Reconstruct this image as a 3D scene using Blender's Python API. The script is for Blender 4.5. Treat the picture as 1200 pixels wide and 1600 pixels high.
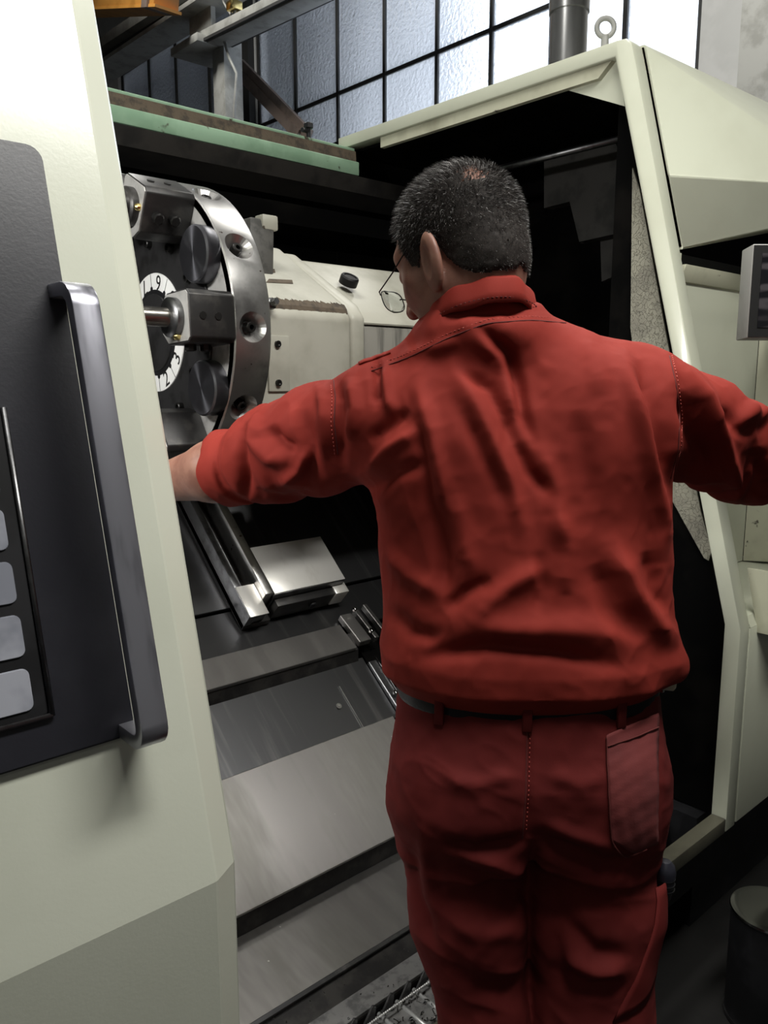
import bpy, bmesh, math, random
import numpy as np
from mathutils import Vector, Matrix
from mathutils.bvhtree import BVHTree

random.seed(7)
rng = np.random.default_rng(7)
scene = bpy.context.scene
for o in list(bpy.data.objects):
    bpy.data.objects.remove(o, do_unlink=True)
COL = scene.collection

# ------------------------------------------------------------------ camera, light, exposure
F_PX = 1255.0
PITCH = math.atan(205 / 1255.0)
YAW = math.atan2(.670, .742)
CAM = Vector((0, 0, 1.5))
cam_d = bpy.data.cameras.new('camera')
cam = bpy.data.objects.new('camera', cam_d)
COL.objects.link(cam)
cam.location = CAM
cam.rotation_euler = (math.pi / 2 - PITCH, 0, -YAW)
cam_d.sensor_fit = 'VERTICAL'
cam_d.sensor_height = 36
cam_d.lens = 36 * F_PX / 1600
cam_d.clip_start = .02
scene.camera = cam

w = bpy.data.worlds.new('sky')
scene.world = w
w.use_nodes = True
w.node_tree.nodes['Background'].inputs[0].default_value = (.86, .92, 1.0, 1)
w.node_tree.nodes['Background'].inputs[1].default_value = 2.4

scene.view_settings.view_transform = 'Standard'
scene.view_settings.look = 'None'
scene.view_settings.gamma = 1
scene.view_settings.exposure = 0.4
scene.view_settings.use_curve_mapping = False

# ceiling lamps: (x, y, z, watts); each gets a housing further down
LAMPS = [(1.0, .16, 3.05, 43, 'nearest the open lathe'), (-3.4, -2.75, 4.6, 12, 'over the aisle left of the lathe'), (.5, 1.75, 4.6, 40, 'above the lathe roof opening'),
         (3.2, 8.0, 7.4, 150, 'high beside the crane column, added to light the beams'), (4.4, 2.6, 5.7, 120, 'near the window wall pier, added to brighten it')]  # both added to brighten the crane steel and the wall pier
for i, (x, y, z, e, where) in enumerate(LAMPS):
    ld = bpy.data.lights.new('lamp_light', 'AREA')
    ld.shape = 'RECTANGLE'
    ld.size = 1.5
    ld.size_y = .35
    ld.energy = e
    ld.color = (1.0, .985, .93)
    lo = bpy.data.objects.new('lamp_light', ld)
    lo.location = (x, y, z)
    COL.objects.link(lo)
# machine work light inside the lathe, at the chuck end behind the left door
WORK = Vector((-.30, 1.42, 2.05))
ld = bpy.data.lights.new('work_light', 'AREA')
ld.shape = 'RECTANGLE'
ld.size, ld.size_y = .45, .10
ld.energy = 17
ld.color = (1.0, .99, .96)
lo = bpy.data.objects.new('work_light', ld)
lo.location = WORK
lo.rotation_euler = (Vector((1.15, 1.75, 1.05)) - WORK).to_track_quat('-Z', 'Y').to_euler()
COL.objects.link(lo)

# ------------------------------------------------------------------ helpers
FW = Vector((math.sin(YAW), math.cos(YAW), 0))
RT = Vector((math.cos(YAW), -math.sin(YAW), 0))


def ray(x, y):
    cf = FW * math.cos(PITCH) - Vector((0, 0, math.sin(PITCH)))
    cu = FW * math.sin(PITCH) + Vector((0, 0, math.cos(PITCH)))
    return cf * F_PX + RT * (x - 600) + cu * (800 - y)


def atX(x, y, X):
    d = ray(x, y)
    return CAM + d * (X / d.x)


def atY(x, y, Y):
    d = ray(x, y)
    return CAM + d * (Y / d.y)


def lin(r, g, b):
    f = lambda c: (c / 255 / 12.92) if c / 255 <= .04045 else ((c / 255 + .055) / 1.055) ** 2.4
    return (f(r), f(g), f(b), 1)


MATS = {}


def mat(name, col, rough=.5, metal=0., col2=None, nscale=8., nlo=.45, nhi=.65, stretch=(1, 1, 1), ndetail=4,
        bump=0., bscale=60., bdist=.002, bstretch=(1, 1, 1), spec=.5, rough2=None, coat=0., aniso=0., sheen=0.,
        spots=None, emit=None, estr=0., trans=0., wave=None):
    if name in MATS:
        return MATS[name]
    m = bpy.data.materials.new(name)
    m.use_nodes = True
    nt = m.node_tree
    N, L = nt.nodes, nt.links
    b = N['Principled BSDF']
    c4 = tuple(col[:3]) + (1,)
    b.inputs['Base Color'].default_value = c4
    b.inputs['Roughness'].default_value = rough
    b.inputs['Metallic'].default_value = metal
    b.inputs['Specular IOR Level'].default_value = spec
    b.inputs['Coat Weight'].default_value = coat
    b.inputs['Coat Roughness'].default_value = .12
    b.inputs['Anisotropic'].default_value = aniso
    b.inputs['Sheen Weight'].default_value = sheen
    b.inputs['Sheen Roughness'].default_value = .4
    b.inputs['Transmission Weight'].default_value = trans
    if emit:
        b.inputs['Emission Color'].default_value = tuple(emit[:3]) + (1,)
        b.inputs['Emission Strength'].default_value = estr
    tc = N.new('ShaderNodeTexCoord')

    def noise(scale, st, det=4):
        mp = N.new('ShaderNodeMapping')
        mp.inputs['Scale'].default_value = st
        L.new(tc.outputs['Object'], mp.inputs['Vector'])
        n = N.new('ShaderNodeTexNoise')
        n.inputs['Scale'].default_value = scale
        n.inputs['Detail'].default_value = det
        n.inputs['Roughness'].default_value = .6
        L.new(mp.outputs['Vector'], n.inputs['Vector'])
        return n.outputs['Fac']

    def remap(fac, lo, hi):
        r = N.new('ShaderNodeMapRange')
        r.interpolation_type = 'SMOOTHSTEP'
        r.inputs['From Min'].default_value = lo
        r.inputs['From Max'].default_value = hi
        L.new(fac, r.inputs['Value'])
        return r.outputs['Result']

    def mix(fac, a, c):
        x = N.new('ShaderNodeMix')
        x.data_type = 'RGBA'
        L.new(fac, x.inputs['Factor'])
        if isinstance(a, tuple):
            x.inputs[6].default_value = a
        else:
            L.new(a, x.inputs[6])
        x.inputs[7].default_value = tuple(c[:3]) + (1,)
        return x.outputs[2]
    out = c4
    if col2 is not None:
        fac = remap(noise(nscale, stretch, ndetail), nlo, nhi)
        out = mix(fac, out, col2)
        if rough2 is not None:
            mr = N.new('ShaderNodeMapRange')
            mr.inputs['To Min'].default_value = rough
            mr.inputs['To Max'].default_value = rough2
            L.new(fac, mr.inputs['Value'])
            L.new(mr.outputs['Result'], b.inputs['Roughness'])
    if spots:
        for (sc, lo, hi, sc_col) in spots:
            out = mix(remap(noise(sc, (1, 1, 1), 3), lo, hi), out, sc_col)
    if not isinstance(out, tuple):
        L.new(out, b.inputs['Base Color'])
    if bump > 0:
        bp = N.new('ShaderNodeBump')
        bp.inputs['Strength'].default_value = bump
        bp.inputs['Distance'].default_value = bdist
        L.new(noise(bscale, bstretch, 3), bp.inputs['Height'])
        L.new(bp.outputs['Normal'], b.inputs['Normal'])
    MATS[name] = m
    return m


ORIG = {}          # world origin of every object that parents others


def tag(o, label=None, cat=None, group=None, kind=None):
    if label:
        o['label'] = label
    if cat:
        o['category'] = cat
    if group:
        o['group'] = group
    if kind:
        o['kind'] = kind
    return o


def thing(name, label, cat, loc, group=None, kind=None):
    o = bpy.data.objects.new(name, None)
    o.empty_display_size = .05
    o.location = loc
    COL.objects.link(o)
    ORIG[o.name] = Vector(loc)
    tag(o, label, cat, group, kind)
    return o


def link_mesh(name, me, m, parent=None, smooth=False, loc=None):
    """vertices of me are in world space unless a loc is given"""
    o = bpy.data.objects.new(name, me)
    COL.objects.link(o)
    if m is not None and len(me.materials) == 0:
        me.materials.append(m)
    base = ORIG[parent.name] if parent is not None else Vector((0, 0, 0))
    if loc is None:
        me.transform(Matrix.Translation(-base))
        ORIG[o.name] = base.copy()
    else:
        o.location = Vector(loc) - base
        ORIG[o.name] = Vector(loc)
    if parent is not None:
        o.parent = parent
    if smooth:
        me.polygons.foreach_set('use_smooth', [True] * len(me.polygons))
        if smooth == 'auto':
            sharp(me)
    me.update()
    return o


def sharp(me, ang=35):
    bm = bmesh.new()
    bm.from_mesh(me)
    c = math.radians(ang)
    for e in bm.edges:
        if len(e.link_faces) == 2 and e.calc_face_angle(0) > c:
            e.smooth = False
    bm.to_mesh(me)
    bm.free()


def bm_mesh(bm, name):
    bmesh.ops.recalc_face_normals(bm, faces=bm.faces[:])
    me = bpy.data.meshes.new(name)
    bm.to_mesh(me)
    bm.free()
    return me


def do_bevel(bm, b, seg=2, ang=30):
    if b <= 0:
        return
    es = [e for e in bm.edges if len(e.link_faces) == 2 and e.calc_face_angle(0) > math.radians(ang)]
    bmesh.ops.bevel(bm, geom=es, offset=b, segments=seg, profile=.5, affect='EDGES', clamp_overlap=True)


def hexa(name, p, m, parent=None, bev=0., seg=2):
    """8 corners: bottom four then top four, both in the same turn"""
    bm = bmesh.new()
    v = [bm.verts.new(q) for q in p]
    for f in ((0, 1, 2, 3), (4, 5, 6, 7), (0, 1, 5, 4), (1, 2, 6, 5), (2, 3, 7, 6), (3, 0, 4, 7)):
        bm.faces.new([v[i] for i in f])
    bmesh.ops.recalc_face_normals(bm, faces=bm.faces[:])
    do_bevel(bm, bev, seg)
    return link_mesh(name, bm_mesh(bm, name), m, parent, smooth='auto' if bev else False)


def box(name, lo, hi, m, parent=None, bev=0., seg=2):
    (a, b, c), (d, e, f) = lo, hi
    return hexa(name, [(a, b, c), (d, b, c), (d, e, c), (a, e, c), (a, b, f), (d, b, f), (d, e, f), (a, e, f)], m, parent, bev, seg)


def prism(name, poly, axis, t0, t1, m, parent=None, bev=0., seg=2, ang=30):
    """extrude a polygon: axis x takes (y, z), axis y takes (x, z), axis z takes (x, y)"""
    def P(q, t):
        return {'x': (t, q[0], q[1]), 'y': (q[0], t, q[1]), 'z': (q[0], q[1], t)}[axis]
    bm = bmesh.new()
    a = [bm.verts.new(P(q, t0)) for q in poly]
    b = [bm.verts.new(P(q, t1)) for q in poly]
    n = len(poly)
    bm.faces.new(a)
    bm.faces.new(b[::-1])
    for i in range(n):
        bm.faces.new((a[i], a[(i + 1) % n], b[(i + 1) % n], b[i]))
    bmesh.ops.recalc_face_normals(bm, faces=bm.faces[:])
    do_bevel(bm, bev, seg, ang)
    return link_mesh(name, bm_mesh(bm, name), m, parent, smooth='auto' if bev else False)


def frame_of(d):
    d = Vector(d).normalized()
    u = d.orthogonal().normalized()
    if abs(d.z) < .9:
        u = d.cross(Vector((0, 0, 1))).normalized()
    return d, u, d.cross(u).normalized()


def lathe_mesh(name, p0, axis, prof, seg=32):
    """prof: (distance along axis, radius) pairs; radius 0 closes"""
    d, u, v = frame_of(axis)
    p0 = Vector(p0)
    bm = bmesh.new()
    rings = []
    for (t, r) in prof:
        if r <= 1e-6:
            rings.append([bm.verts.new(p0 + d * t)])
        else:
            rings.append([bm.verts.new(p0 + d * t + (u * math.cos(2 * math.pi * k / seg) + v * math.sin(2 * math.pi * k / seg)) * r) for k in range(seg)])
    for A, B in zip(rings, rings[1:]):
        for k in range(seg):
            a0, a1 = A[k % len(A)], A[(k + 1) % len(A)]
            b0, b1 = B[k % len(B)], B[(k + 1) % len(B)]
            vs = []
            for q in (a0, a1, b1, b0):
                if q not in vs:
                    vs.append(q)
            if len(vs) > 2:
                try:
                    bm.faces.new(vs)
                except ValueError:
                    pass
    return bm_mesh(bm, name)


def lathe(name, p0, axis, prof, m, parent=None, seg=32):
    return link_mesh(name, lathe_mesh(name, p0, axis, prof, seg), m, parent, smooth='auto')


def cyl(name, p0, p1, r, m, parent=None, seg=24, bev=.0):
    p0, p1 = Vector(p0), Vector(p1)
    h = (p1 - p0).length
    b = bev or min(r * .12, h * .2)
    return lathe(name, p0, p1 - p0, [(0, 0), (0, r - b), (b, r), (h - b, r), (h, r - b), (h, 0)], m, parent, seg)


def tube_mesh(name, pts, r, seg=8, closed=False, flat=None):
    """sweep; r one radius or one per point; flat=(axis vector, a, b) sweeps a flat bar instead"""
    pts = [Vector(p) for p in pts]
    n = len(pts)
    rs = r if isinstance(r, (list, tuple)) else [r] * n
    bm = bmesh.new()
    rings = []
    prev = None
    for i in range(n):
        a = pts[i - 1] if (i or closed) else pts[i]
        b = pts[(i + 1) % n] if (i < n - 1 or closed) else pts[i]
        t = (b - a).normalized()
        if flat:
            ax = Vector(flat[0])
            u = (ax - t * ax.dot(t)).normalized()
            v = t.cross(u)
            ha, hb = flat[1] / 2, flat[2] / 2
            rings.append([bm.verts.new(pts[i] + u * (sx * ha) + v * (sy * hb)) for sx, sy in ((-1, -1), (1, -1), (1, 1), (-1, 1))])
        else:
            if prev is None:
                u = t.orthogonal().normalized()
            else:
                u = (prev - t * prev.dot(t)).normalized()
            prev = u
            v = t.cross(u)
            rings.append([bm.verts.new(pts[i] + (u * math.cos(2 * math.pi * k / seg) + v * math.sin(2 * math.pi * k / seg)) * rs[i]) for k in range(seg)])
    s = len(rings[0])
    m = n if closed else n - 1
    for i in range(m):
        A, B = rings[i], rings[(i + 1) % n]
        for k in range(s):
            bm.faces.new((A[k], A[(k + 1) % s], B[(k + 1) % s], B[k]))
    if not closed:
        bm.faces.new(rings[0][::-1])
        bm.faces.new(rings[-1])
    return bm_mesh(bm, name)


def tube(name, pts, r, m, parent=None, seg=8, closed=False):
    return link_mesh(name, tube_mesh(name, pts, r, seg, closed), m, parent, smooth=True)


def beam(name, p0, p1, w_, h_, m, parent=None, upv=(0, 0, 1), bev=0.):
    p0, p1 = Vector(p0), Vector(p1)
    t = (p1 - p0).normalized()
    s = t.cross(Vector(upv)).normalized()
    u = s.cross(t).normalized()
    q = []
    for zz in (-1, 1):
        for (e, ss) in ((p0, -1), (p0, 1), (p1, 1), (p1, -1)):
            q.append(e + s * (ss * w_ / 2) + u * (zz * h_ / 2))
    return hexa(name, q, m, parent, bev)


def inst(src, name, m, parent, loc, rot=None):
    """another object that shares src's mesh data"""
    o = bpy.data.objects.new(name, src)
    COL.objects.link(o)
    o.parent = parent
    o.location = Vector(loc) - ORIG[parent.name]
    if rot is not None:
        o.rotation_euler = rot
    if m is not None and len(src.materials) == 0:
        src.materials.append(m)
    ORIG[o.name] = Vector(loc)
    return o


def text_mesh(s, size):
    cu = bpy.data.curves.new('txt', 'FONT')
    cu.body = s
    cu.size = size
    cu.align_x = 'CENTER'
    cu.align_y = 'CENTER'
    cu.extrude = .0004
    cu.resolution_u = 3
    o = bpy.data.objects.new('txt', cu)
    COL.objects.link(o)
    dg = bpy.context.evaluated_depsgraph_get()
    me = bpy.data.meshes.new_from_object(o.evaluated_get(dg))
    bpy.data.objects.remove(o, do_unlink=True)
    return me


# ------------------------------------------------------------------ materials
CREAM = mat('cream_paint', (.60, .62, .50), rough=.36, col2=(.55, .565, .45), nscale=3.5, nlo=.4, nhi=.75, bump=.06, bscale=140, bdist=.0015,
            spots=[(26, .74, .78, (.10, .09, .07)), (9, .70, .80, (.42, .41, .32))], coat=.25)
SILLM = mat('shade_dark_cream_sill', (.11, .105, .075), rough=.5, col2=(.06, .056, .04), nscale=6)  # cream darkened: the shade on the sill is put into its colour
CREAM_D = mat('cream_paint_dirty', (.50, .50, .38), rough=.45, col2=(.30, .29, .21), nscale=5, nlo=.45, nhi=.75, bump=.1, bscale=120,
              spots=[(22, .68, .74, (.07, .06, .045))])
DOORC = mat('door_cream_paint', (.63, .65, .55), rough=.24, col2=(.59, .61, .51), nscale=3, nlo=.4, nhi=.75, bump=.08, bscale=170, bdist=.0015,
            spots=[(20, .76, .79, (.12, .11, .09))], coat=.6)
BLACKP = mat('black_panel_paint', (.016, .016, .022), rough=.38, col2=(.03, .03, .038), nscale=6, nlo=.4, nhi=.8, bump=.08, bscale=200)
BLACK = mat('black_metal', (.008, .008, .009), rough=.5, spec=.3, col2=(.016, .016, .018), nscale=9)
OXIDE = mat('black_oxide_steel', (.026, .025, .025), rough=.42, metal=.5, col2=(.05, .047, .044), nscale=18, bump=.2, bscale=260, bdist=.0008)
INNER = mat('dark_interior_sheet', (.0025, .0025, .0025), spec=.03, rough=.9, col2=(.006, .0055, .005), nscale=5, stretch=(.4, 1, 1))  # near-black colour stands in for the darkness of the interior
STEEL = mat('ground_steel', (.56, .55, .53), rough=.3, metal=1, col2=(.30, .29, .28), nscale=14, nlo=.5, nhi=.72, bump=.05, bscale=200,
            spots=[(60, .70, .74, (.12, .09, .07))])
STEEL_D = mat('dark_steel', (.17, .17, .175), rough=.36, metal=1, col2=(.10, .10, .10), nscale=20)
PLATE = mat('rolled_steel_cover', (.46, .44, .43), rough=.36, metal=1, col2=(.30, .29, .27), nscale=7, nlo=.4, nhi=.7, stretch=(1.2, .25, .25),
            rough2=.48, bump=.04, bscale=90, bstretch=(.15, 1, 1), spots=[(45, .74, .77, (.75, .73, .70))])
PLATE_D = mat('rubbed_steel_cover', (.15, .15, .155), rough=.33, metal=1, col2=(.33, .32, .32), nscale=9, nlo=.55, nhi=.8, stretch=(2.2, .12, .12),
              bump=.05, bscale=80, bstretch=(.1, 1, 1))
SHINY = mat('lamp_bright_ground_face', (.82, .80, .76), rough=.3, metal=.6, col2=(.60, .57, .52), nscale=10, nlo=.5, nhi=.75, stretch=(1, .5, .5))  # pale base stands in for a lamp reflected in the ground steel
CAST = mat('chipped_cream_casting', (.46, .45, .385), rough=.42, col2=(.31, .30, .245), nlo=.42, nhi=.8, nscale=6, bump=.08, bscale=60,
           spots=[(13, .71, .73, (.10, .085, .07))])
CAST_D = mat('dark_cream_casting', (.26, .25, .22), rough=.5, col2=(.13, .125, .11), nscale=9, stretch=(4, 1, .3))  # darker, streaked version of the casting cream
RUST = mat('rusty_paint_loss', (.10, .075, .05), rough=.8, col2=(.05, .038, .028), nscale=30, bump=.5, bscale=120)
GREEN = mat('pale_green_paint', (.30, .46, .32), rough=.45, col2=(.22, .36, .24), nscale=6, spots=[(14, .66, .72, (.06, .05, .035))])
DARKSHEET = mat('dark_brown_sheet', (.022, .019, .016), rough=.7, col2=(.008, .007, .006), nscale=8, bump=.2, bscale=60)  # dark brown-black sheet below the green rail
CRACKLE = mat('crackled_grey_paint', (.30, .29, .23), rough=.4, col2=(.22, .21, .17), nscale=12)
nt = CRACKLE.node_tree
_v = nt.nodes.new('ShaderNodeTexVoronoi')
_v.feature = 'DISTANCE_TO_EDGE'
_v.inputs['Scale'].default_value = 75
_tc = nt.nodes.new('ShaderNodeTexCoord')
_nz = nt.nodes.new('ShaderNodeTexNoise')
_nz.inputs['Scale'].default_value = 40
_ad = nt.nodes.new('ShaderNodeMixRGB')
_ad.inputs[0].default_value = .05
nt.links.new(_tc.outputs['Object'], _ad.inputs[1])
nt.links.new(_tc.outputs['Object'], _nz.inputs['Vector'])
nt.links.new(_nz.outputs['Color'], _ad.inputs[2])
nt.links.new(_ad.outputs[0], _v.inputs['Vector'])
_mr = nt.nodes.new('ShaderNodeMapRange')
_mr.inputs['From Max'].default_value = .035
nt.links.new(_v.outputs['Distance'], _mr.inputs['Value'])
_bp = nt.nodes.new('ShaderNodeBump')
_bp.inputs['Distance'].default_value = .0022
nt.links.new(_mr.outputs['Result'], _bp.inputs['Height'])
nt.links.new(_bp.outputs['Normal'], nt.nodes['Principled BSDF'].inputs['Normal'])
WHITE = mat('white_enamel', (.80, .80, .79), rough=.35)
INK = mat('black_ink', (.01, .01, .01), rough=.5)
BRASS = mat('brass_fitting', (.65, .52, .22), rough=.25, metal=1)
CHROME = mat('polished_steel', (.78, .78, .78), rough=.1, metal=1)
PIPE = mat('brushed_pipe_steel', (.50, .50, .50), rough=.26, metal=.8, col2=(.4, .4, .4), nscale=12, stretch=(1, 1, .05))
CONCRETE = mat('shade_dark_concrete', (.012, .0115, .011), rough=.6, spec=.25, col2=(.007, .0068, .0065), nscale=4, bump=.2, bscale=50)  # concrete darkened to carry the shade under the machine overhang
WALLM = mat('grey_plaster', (.46, .46, .45), rough=.8, col2=(.40, .40, .39), nscale=2)
CEILM = mat('dim_ceiling_boards', (.10, .10, .10), rough=.9, col2=(.07, .07, .07), nscale=3)
GREYST = mat('grey_painted_steel', (.33, .33, .31), rough=.5, col2=(.24, .24, .22), nscale=5)
DARKST = mat('dark_window_steel', (.02, .02, .02), rough=.6)
ORANGE = mat('orange_crane_paint', (.50, .23, .045), rough=.5, col2=(.38, .17, .03), nscale=4)
BROWNST = mat('brown_brace_paint', (.16, .12, .10), rough=.5, col2=(.11, .085, .07), nscale=6)
OUTSHADE = mat('outside_shade_block', (.05, .05, .055), rough=.9, col2=(.04, .04, .04), nscale=1)
SCREEN = mat('dark_screen_glass', (.008, .008, .010), rough=.12, col2=(.06, .055, .06), nscale=26, stretch=(.5, .5, 1.3), nlo=.45, nhi=.6, ndetail=1)
DOORGLASS = mat('door_window_glass', (.36, .37, .42), rough=.1, col2=(.22, .23, .27), nscale=9, spec=.6)


def glass_mat():
    m = bpy.data.materials.new('rippled_window_glass')
    m.use_nodes = True
    N, L = m.node_tree.nodes, m.node_tree.links
    out = N['Material Output']
    N.remove(N['Principled BSDF'])
    tr = N.new('ShaderNodeBsdfTranslucent')
    tr.inputs[0].default_value = (.80, .84, .90, 1)
    rf = N.new('ShaderNodeBsdfRefraction')
    rf.inputs['Roughness'].default_value = .42
    rf.inputs['IOR'].default_value = 1.25
    rf.inputs[0].default_value = (.85, .89, .95, 1)
    gl = N.new('ShaderNodeBsdfGlossy')
    gl.inputs['Roughness'].default_value = .2
    gl.inputs[0].default_value = (.8, .8, .8, 1)
    tc = N.new('ShaderNodeTexCoord')
    ns = N.new('ShaderNodeTexNoise')
    ns.inputs['Scale'].default_value = 22
    ns.inputs['Detail'].default_value = 3
    L.new(tc.outputs['Object'], ns.inputs['Vector'])
    bp = N.new('ShaderNodeBump')
    bp.inputs['Strength'].default_value = .9
    bp.inputs['Distance'].default_value = .03
    L.new(ns.outputs['Fac'], bp.inputs['Height'])
    for q in (tr, rf, gl):
        L.new(bp.outputs['Normal'], q.inputs['Normal'])
    m1 = N.new('ShaderNodeMixShader')
    m1.inputs[0].default_value = .5
    L.new(tr.outputs[0], m1.inputs[1])
    L.new(rf.outputs[0], m1.inputs[2])
    m2 = N.new('ShaderNodeMixShader')
    m2.inputs[0].default_value = .06
    L.new(m1.outputs[0], m2.inputs[1])
    L.new(gl.outputs[0], m2.inputs[2])
    L.new(m2.outputs[0], out.inputs['Surface'])
    return m


GLASS = glass_mat()

# ------------------------------------------------------------------ the hall
def structure(o):
    o['kind'] = 'structure'
    return o


XW = 6.6
structure(box('floor', (-6, -6, -.1), (XW, 17, 0), CONCRETE))
structure(box('ceiling', (-6, -6, 8.0), (XW + .3, 17, 8.2), CEILM))
structure(box('wall_left', (-6.2, -6, 0), (-6, 17, 8), WALLM))
structure(box('wall_back', (-6, -6.2, 0), (XW, -6, 8), WALLM))
structure(box('wall_front', (-6, 17, 0), (XW, 17.2, 8), WALLM))
wr = thing('wall_right', 'grey plaster window wall of the hall', 'wall', (XW, 5, 0), kind='structure')
Z0, Z1, Z2 = 3.2, 4.965, 6.75
box('wall_panel', (XW, -6, 0), (XW + .3, 17, Z0), WALLM, wr)
box('wall_panel', (XW, -6, Z2), (XW + .3, 17, 8), WALLM, wr)
box('wall_panel', (XW, -6, Z0), (XW + .3, 3.50, Z2), WALLM, wr)
box('wall_panel', (XW, 9.93, Z0), (XW + .3, 10.45, Z2), WALLM, wr)
box('wall_panel', (XW, 14.2, Z0), (XW + .3, 17, Z2), WALLM, wr)


def window(name, ys, zs, label):
    t = thing(name, label, 'window', (XW + .05, ys[0], zs[0]), kind='structure')
    hb = .022
    for y in ys:
        box('mullion', (XW + .02, y - hb, zs[0]), (XW + .08, y + hb, zs[-1]), DARKST, t)
    for i, z in enumerate(zs):
        for a, b in zip(ys, ys[1:]):
            box('glazing_bar', (XW + .025, min(a, b) + hb, z - hb), (XW + .075, max(a, b) - hb, z + hb), DARKST, t)
    for a, b in zip(ys, ys[1:]):
        for c, d in zip(zs, zs[1:]):
            lo, hi = min(a, b) + hb, max(a, b) - hb
            me = bpy.data.meshes.new('pane')
            x = XW + .045
            me.from_pydata([(x, lo, c + hb), (x, hi, c + hb), (x, hi, d - hb), (x, lo, d - hb)], [], [(0, 3, 2, 1)])
            link_mesh('pane', me, GLASS, t)
    return t


window('window_1', [3.519, 4.215, 5.0, 5.74, 6.5, 7.335, 8.185, 9.05, 9.9], [Z0 + .03, Z1, Z2 - .03], 'tall steel-framed window of rippled frosted panes above the lathe hood')
window('window_2', [10.45, 11.2, 12.2, 13.1, 14.1], [Z0 + .03, Z1, Z2 - .03], 'steel-framed window of rippled panes seen under the crane beam')

# wall columns
structure(box('trim_1', (XW - .25, 2.55, 0), (XW, 3.05, 8), GREYST))
structure(box('trim_2', (XW - .10, 9.95, 3), (XW, 10.10, 8), DARKST))
o = box('pane_shade_block', (7.9, 7.6, 0), (9.2, 24, 10), OUTSHADE)  # unseen block added outside so the left panes get less sky
tag(o, 'dark block added outside to shade the left window panes', 'building', kind='structure')

structure(box('pane_shade_slab', (XW + .32, 4.6, 6.35), (8.3, 17, 6.45), OUTSHADE))  # unseen slab added outside to darken the upper panes
# steel work under the roof
ct = thing('crane_runway', 'grey crane runway beam on a bracketed column with a brown diagonal brace', 'beam', (5.2, 10, 0))
def ybeam(name, pa, pb, X, w_, h_, m, parent, dz=0.):
    a, b = atX(*pa, X), atX(*pb, X)
    e = (b - a).normalized()
    a, b = a - e * 3.0, b + e * 3.0
    return beam(name, a + Vector((0, 0, dz)), b + Vector((0, 0, dz)), w_, h_, m, parent)
ybeam('top_flange', (161, 78), (283, 0), 5.3, .30, .13, GREYST, ct)
ybeam('web', (163, 96), (312, 0), 5.3, .05, .26, DARKST, ct)
ybeam('bottom_flange', (166, 111), (340, 0), 5.3, .42, .05, GREYST, ct)
pcol = atX(353, 120, 5.45)
box('column', (5.35, pcol.y - .13, 0), (5.6, pcol.y + .13, pcol.z + .55), GREYST, ct, .01)
pb = atX(328, 80, 5.4)
box('bracket', (5.05, pb.y - .32, pb.z - .06), (5.6, pb.y + .32, pb.z + .03), GREYST, ct, .008)
box('bracket_web', (5.28, pb.y - .25, pb.z + .03), (5.34, pb.y + .25, pb.z + .42), GREYST, ct)
cb = ct
beam('tie_beam', atX(322, 68, 5.3), atX(520, -28, 5.3), .26, .16, GREYST, cb, bev=.01)
beam('tie_beam_lip', atX(322, 76, 5.3), atX(520, -20, 5.3), .34, .03, DARKST, cb)
db = ct
beam('diagonal_brace', atX(362, 100, 5.9), atX(470, 212, 5.9), .12, .10, BROWNST, db, upv=(1, 0, 0))
beam('diagonal_brace', atX(376, 100, 5.9), atX(484, 212, 5.9), .12, .05, BROWNST, db, upv=(1, 0, 0))
cr = thing('crane_girder', 'orange overhead crane girder at the top left corner', 'crane', atX(195, 5, 5.0))
pa, pb2 = atX(100, -4, 4.7), atX(262, -16, 4.7)
beam('girder_box', pa, pb2, .3, .36, ORANGE, cr, bev=.01)
beam('end_plate', atX(243, -11, 4.68), atX(252, -12, 4.68), .32, .37, BROWNST, cr)
beam('bottom_plate', pa - Vector((0, 0, .20)), pb2 - Vector((0, 0, .20)), .32, .03, ORANGE, cr)
hk = thing('conduit_box', 'small yellow junction box with cable under the roof beam', 'junction box', atX(366, 8, 5.2))
box('case', atX(366, 10, 5.2) - Vector((.07, .07, .05)), atX(366, 10, 5.2) + Vector((.07, .07, .05)), BRASS, hk, .02)
tube('cable', [atX(345, -10, 5.2), atX(350, 5, 5.2), atX(362, 26, 5.2), atX(368, 16, 5.2)], .012, GREYST, hk)
cab = tube('hanging_cable', [atX(350, 60, 5.3), atX(358, 90, 5.3), atX(370, 115, 5.3), atX(366, 170, 5.3), atX(366, 260, 5.3)], .018, GREYST)
tag(cab, 'thin grey cable hanging beside the white crane column', 'cable')

LAMPH = mat('lamp_housing_white', (.7, .7, .7), rough=.5)
for i, (x, y, z, e, where) in enumerate(LAMPS):
    lt = thing('ceiling_lamp', 'fluorescent ceiling lamp hanging ' + where, 'lamp', (x, y, z), 'fluorescent ceiling lamps')
    prism('housing', [(y - .22, z + .012), (y + .22, z + .012), (y + .16, z + .10), (y - .16, z + .10)], 'x', x - .8, x + .8, LAMPH, lt)
    tube('suspension_rod', [(x - .5, y, z + .1), (x - .5, y, 8)], .01, GREYST, lt)
    tube('suspension_rod', [(x + .5, y, z + .1), (x + .5, y, 8)], .01, GREYST, lt)

# ------------------------------------------------------------------ lathe doors
LEAN = .262
ZB = .878


def yf(z, off=0.):
    return .846 - off + (LEAN * (z - ZB) if z > ZB else 0)


def door_pt(x, z, off=0.):
    return Vector((x, yf(z, off), z))


ld = thing('sliding_door', 'cream sliding door with black window panel and bar handle', 'door', (0, .85, .33))
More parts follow.
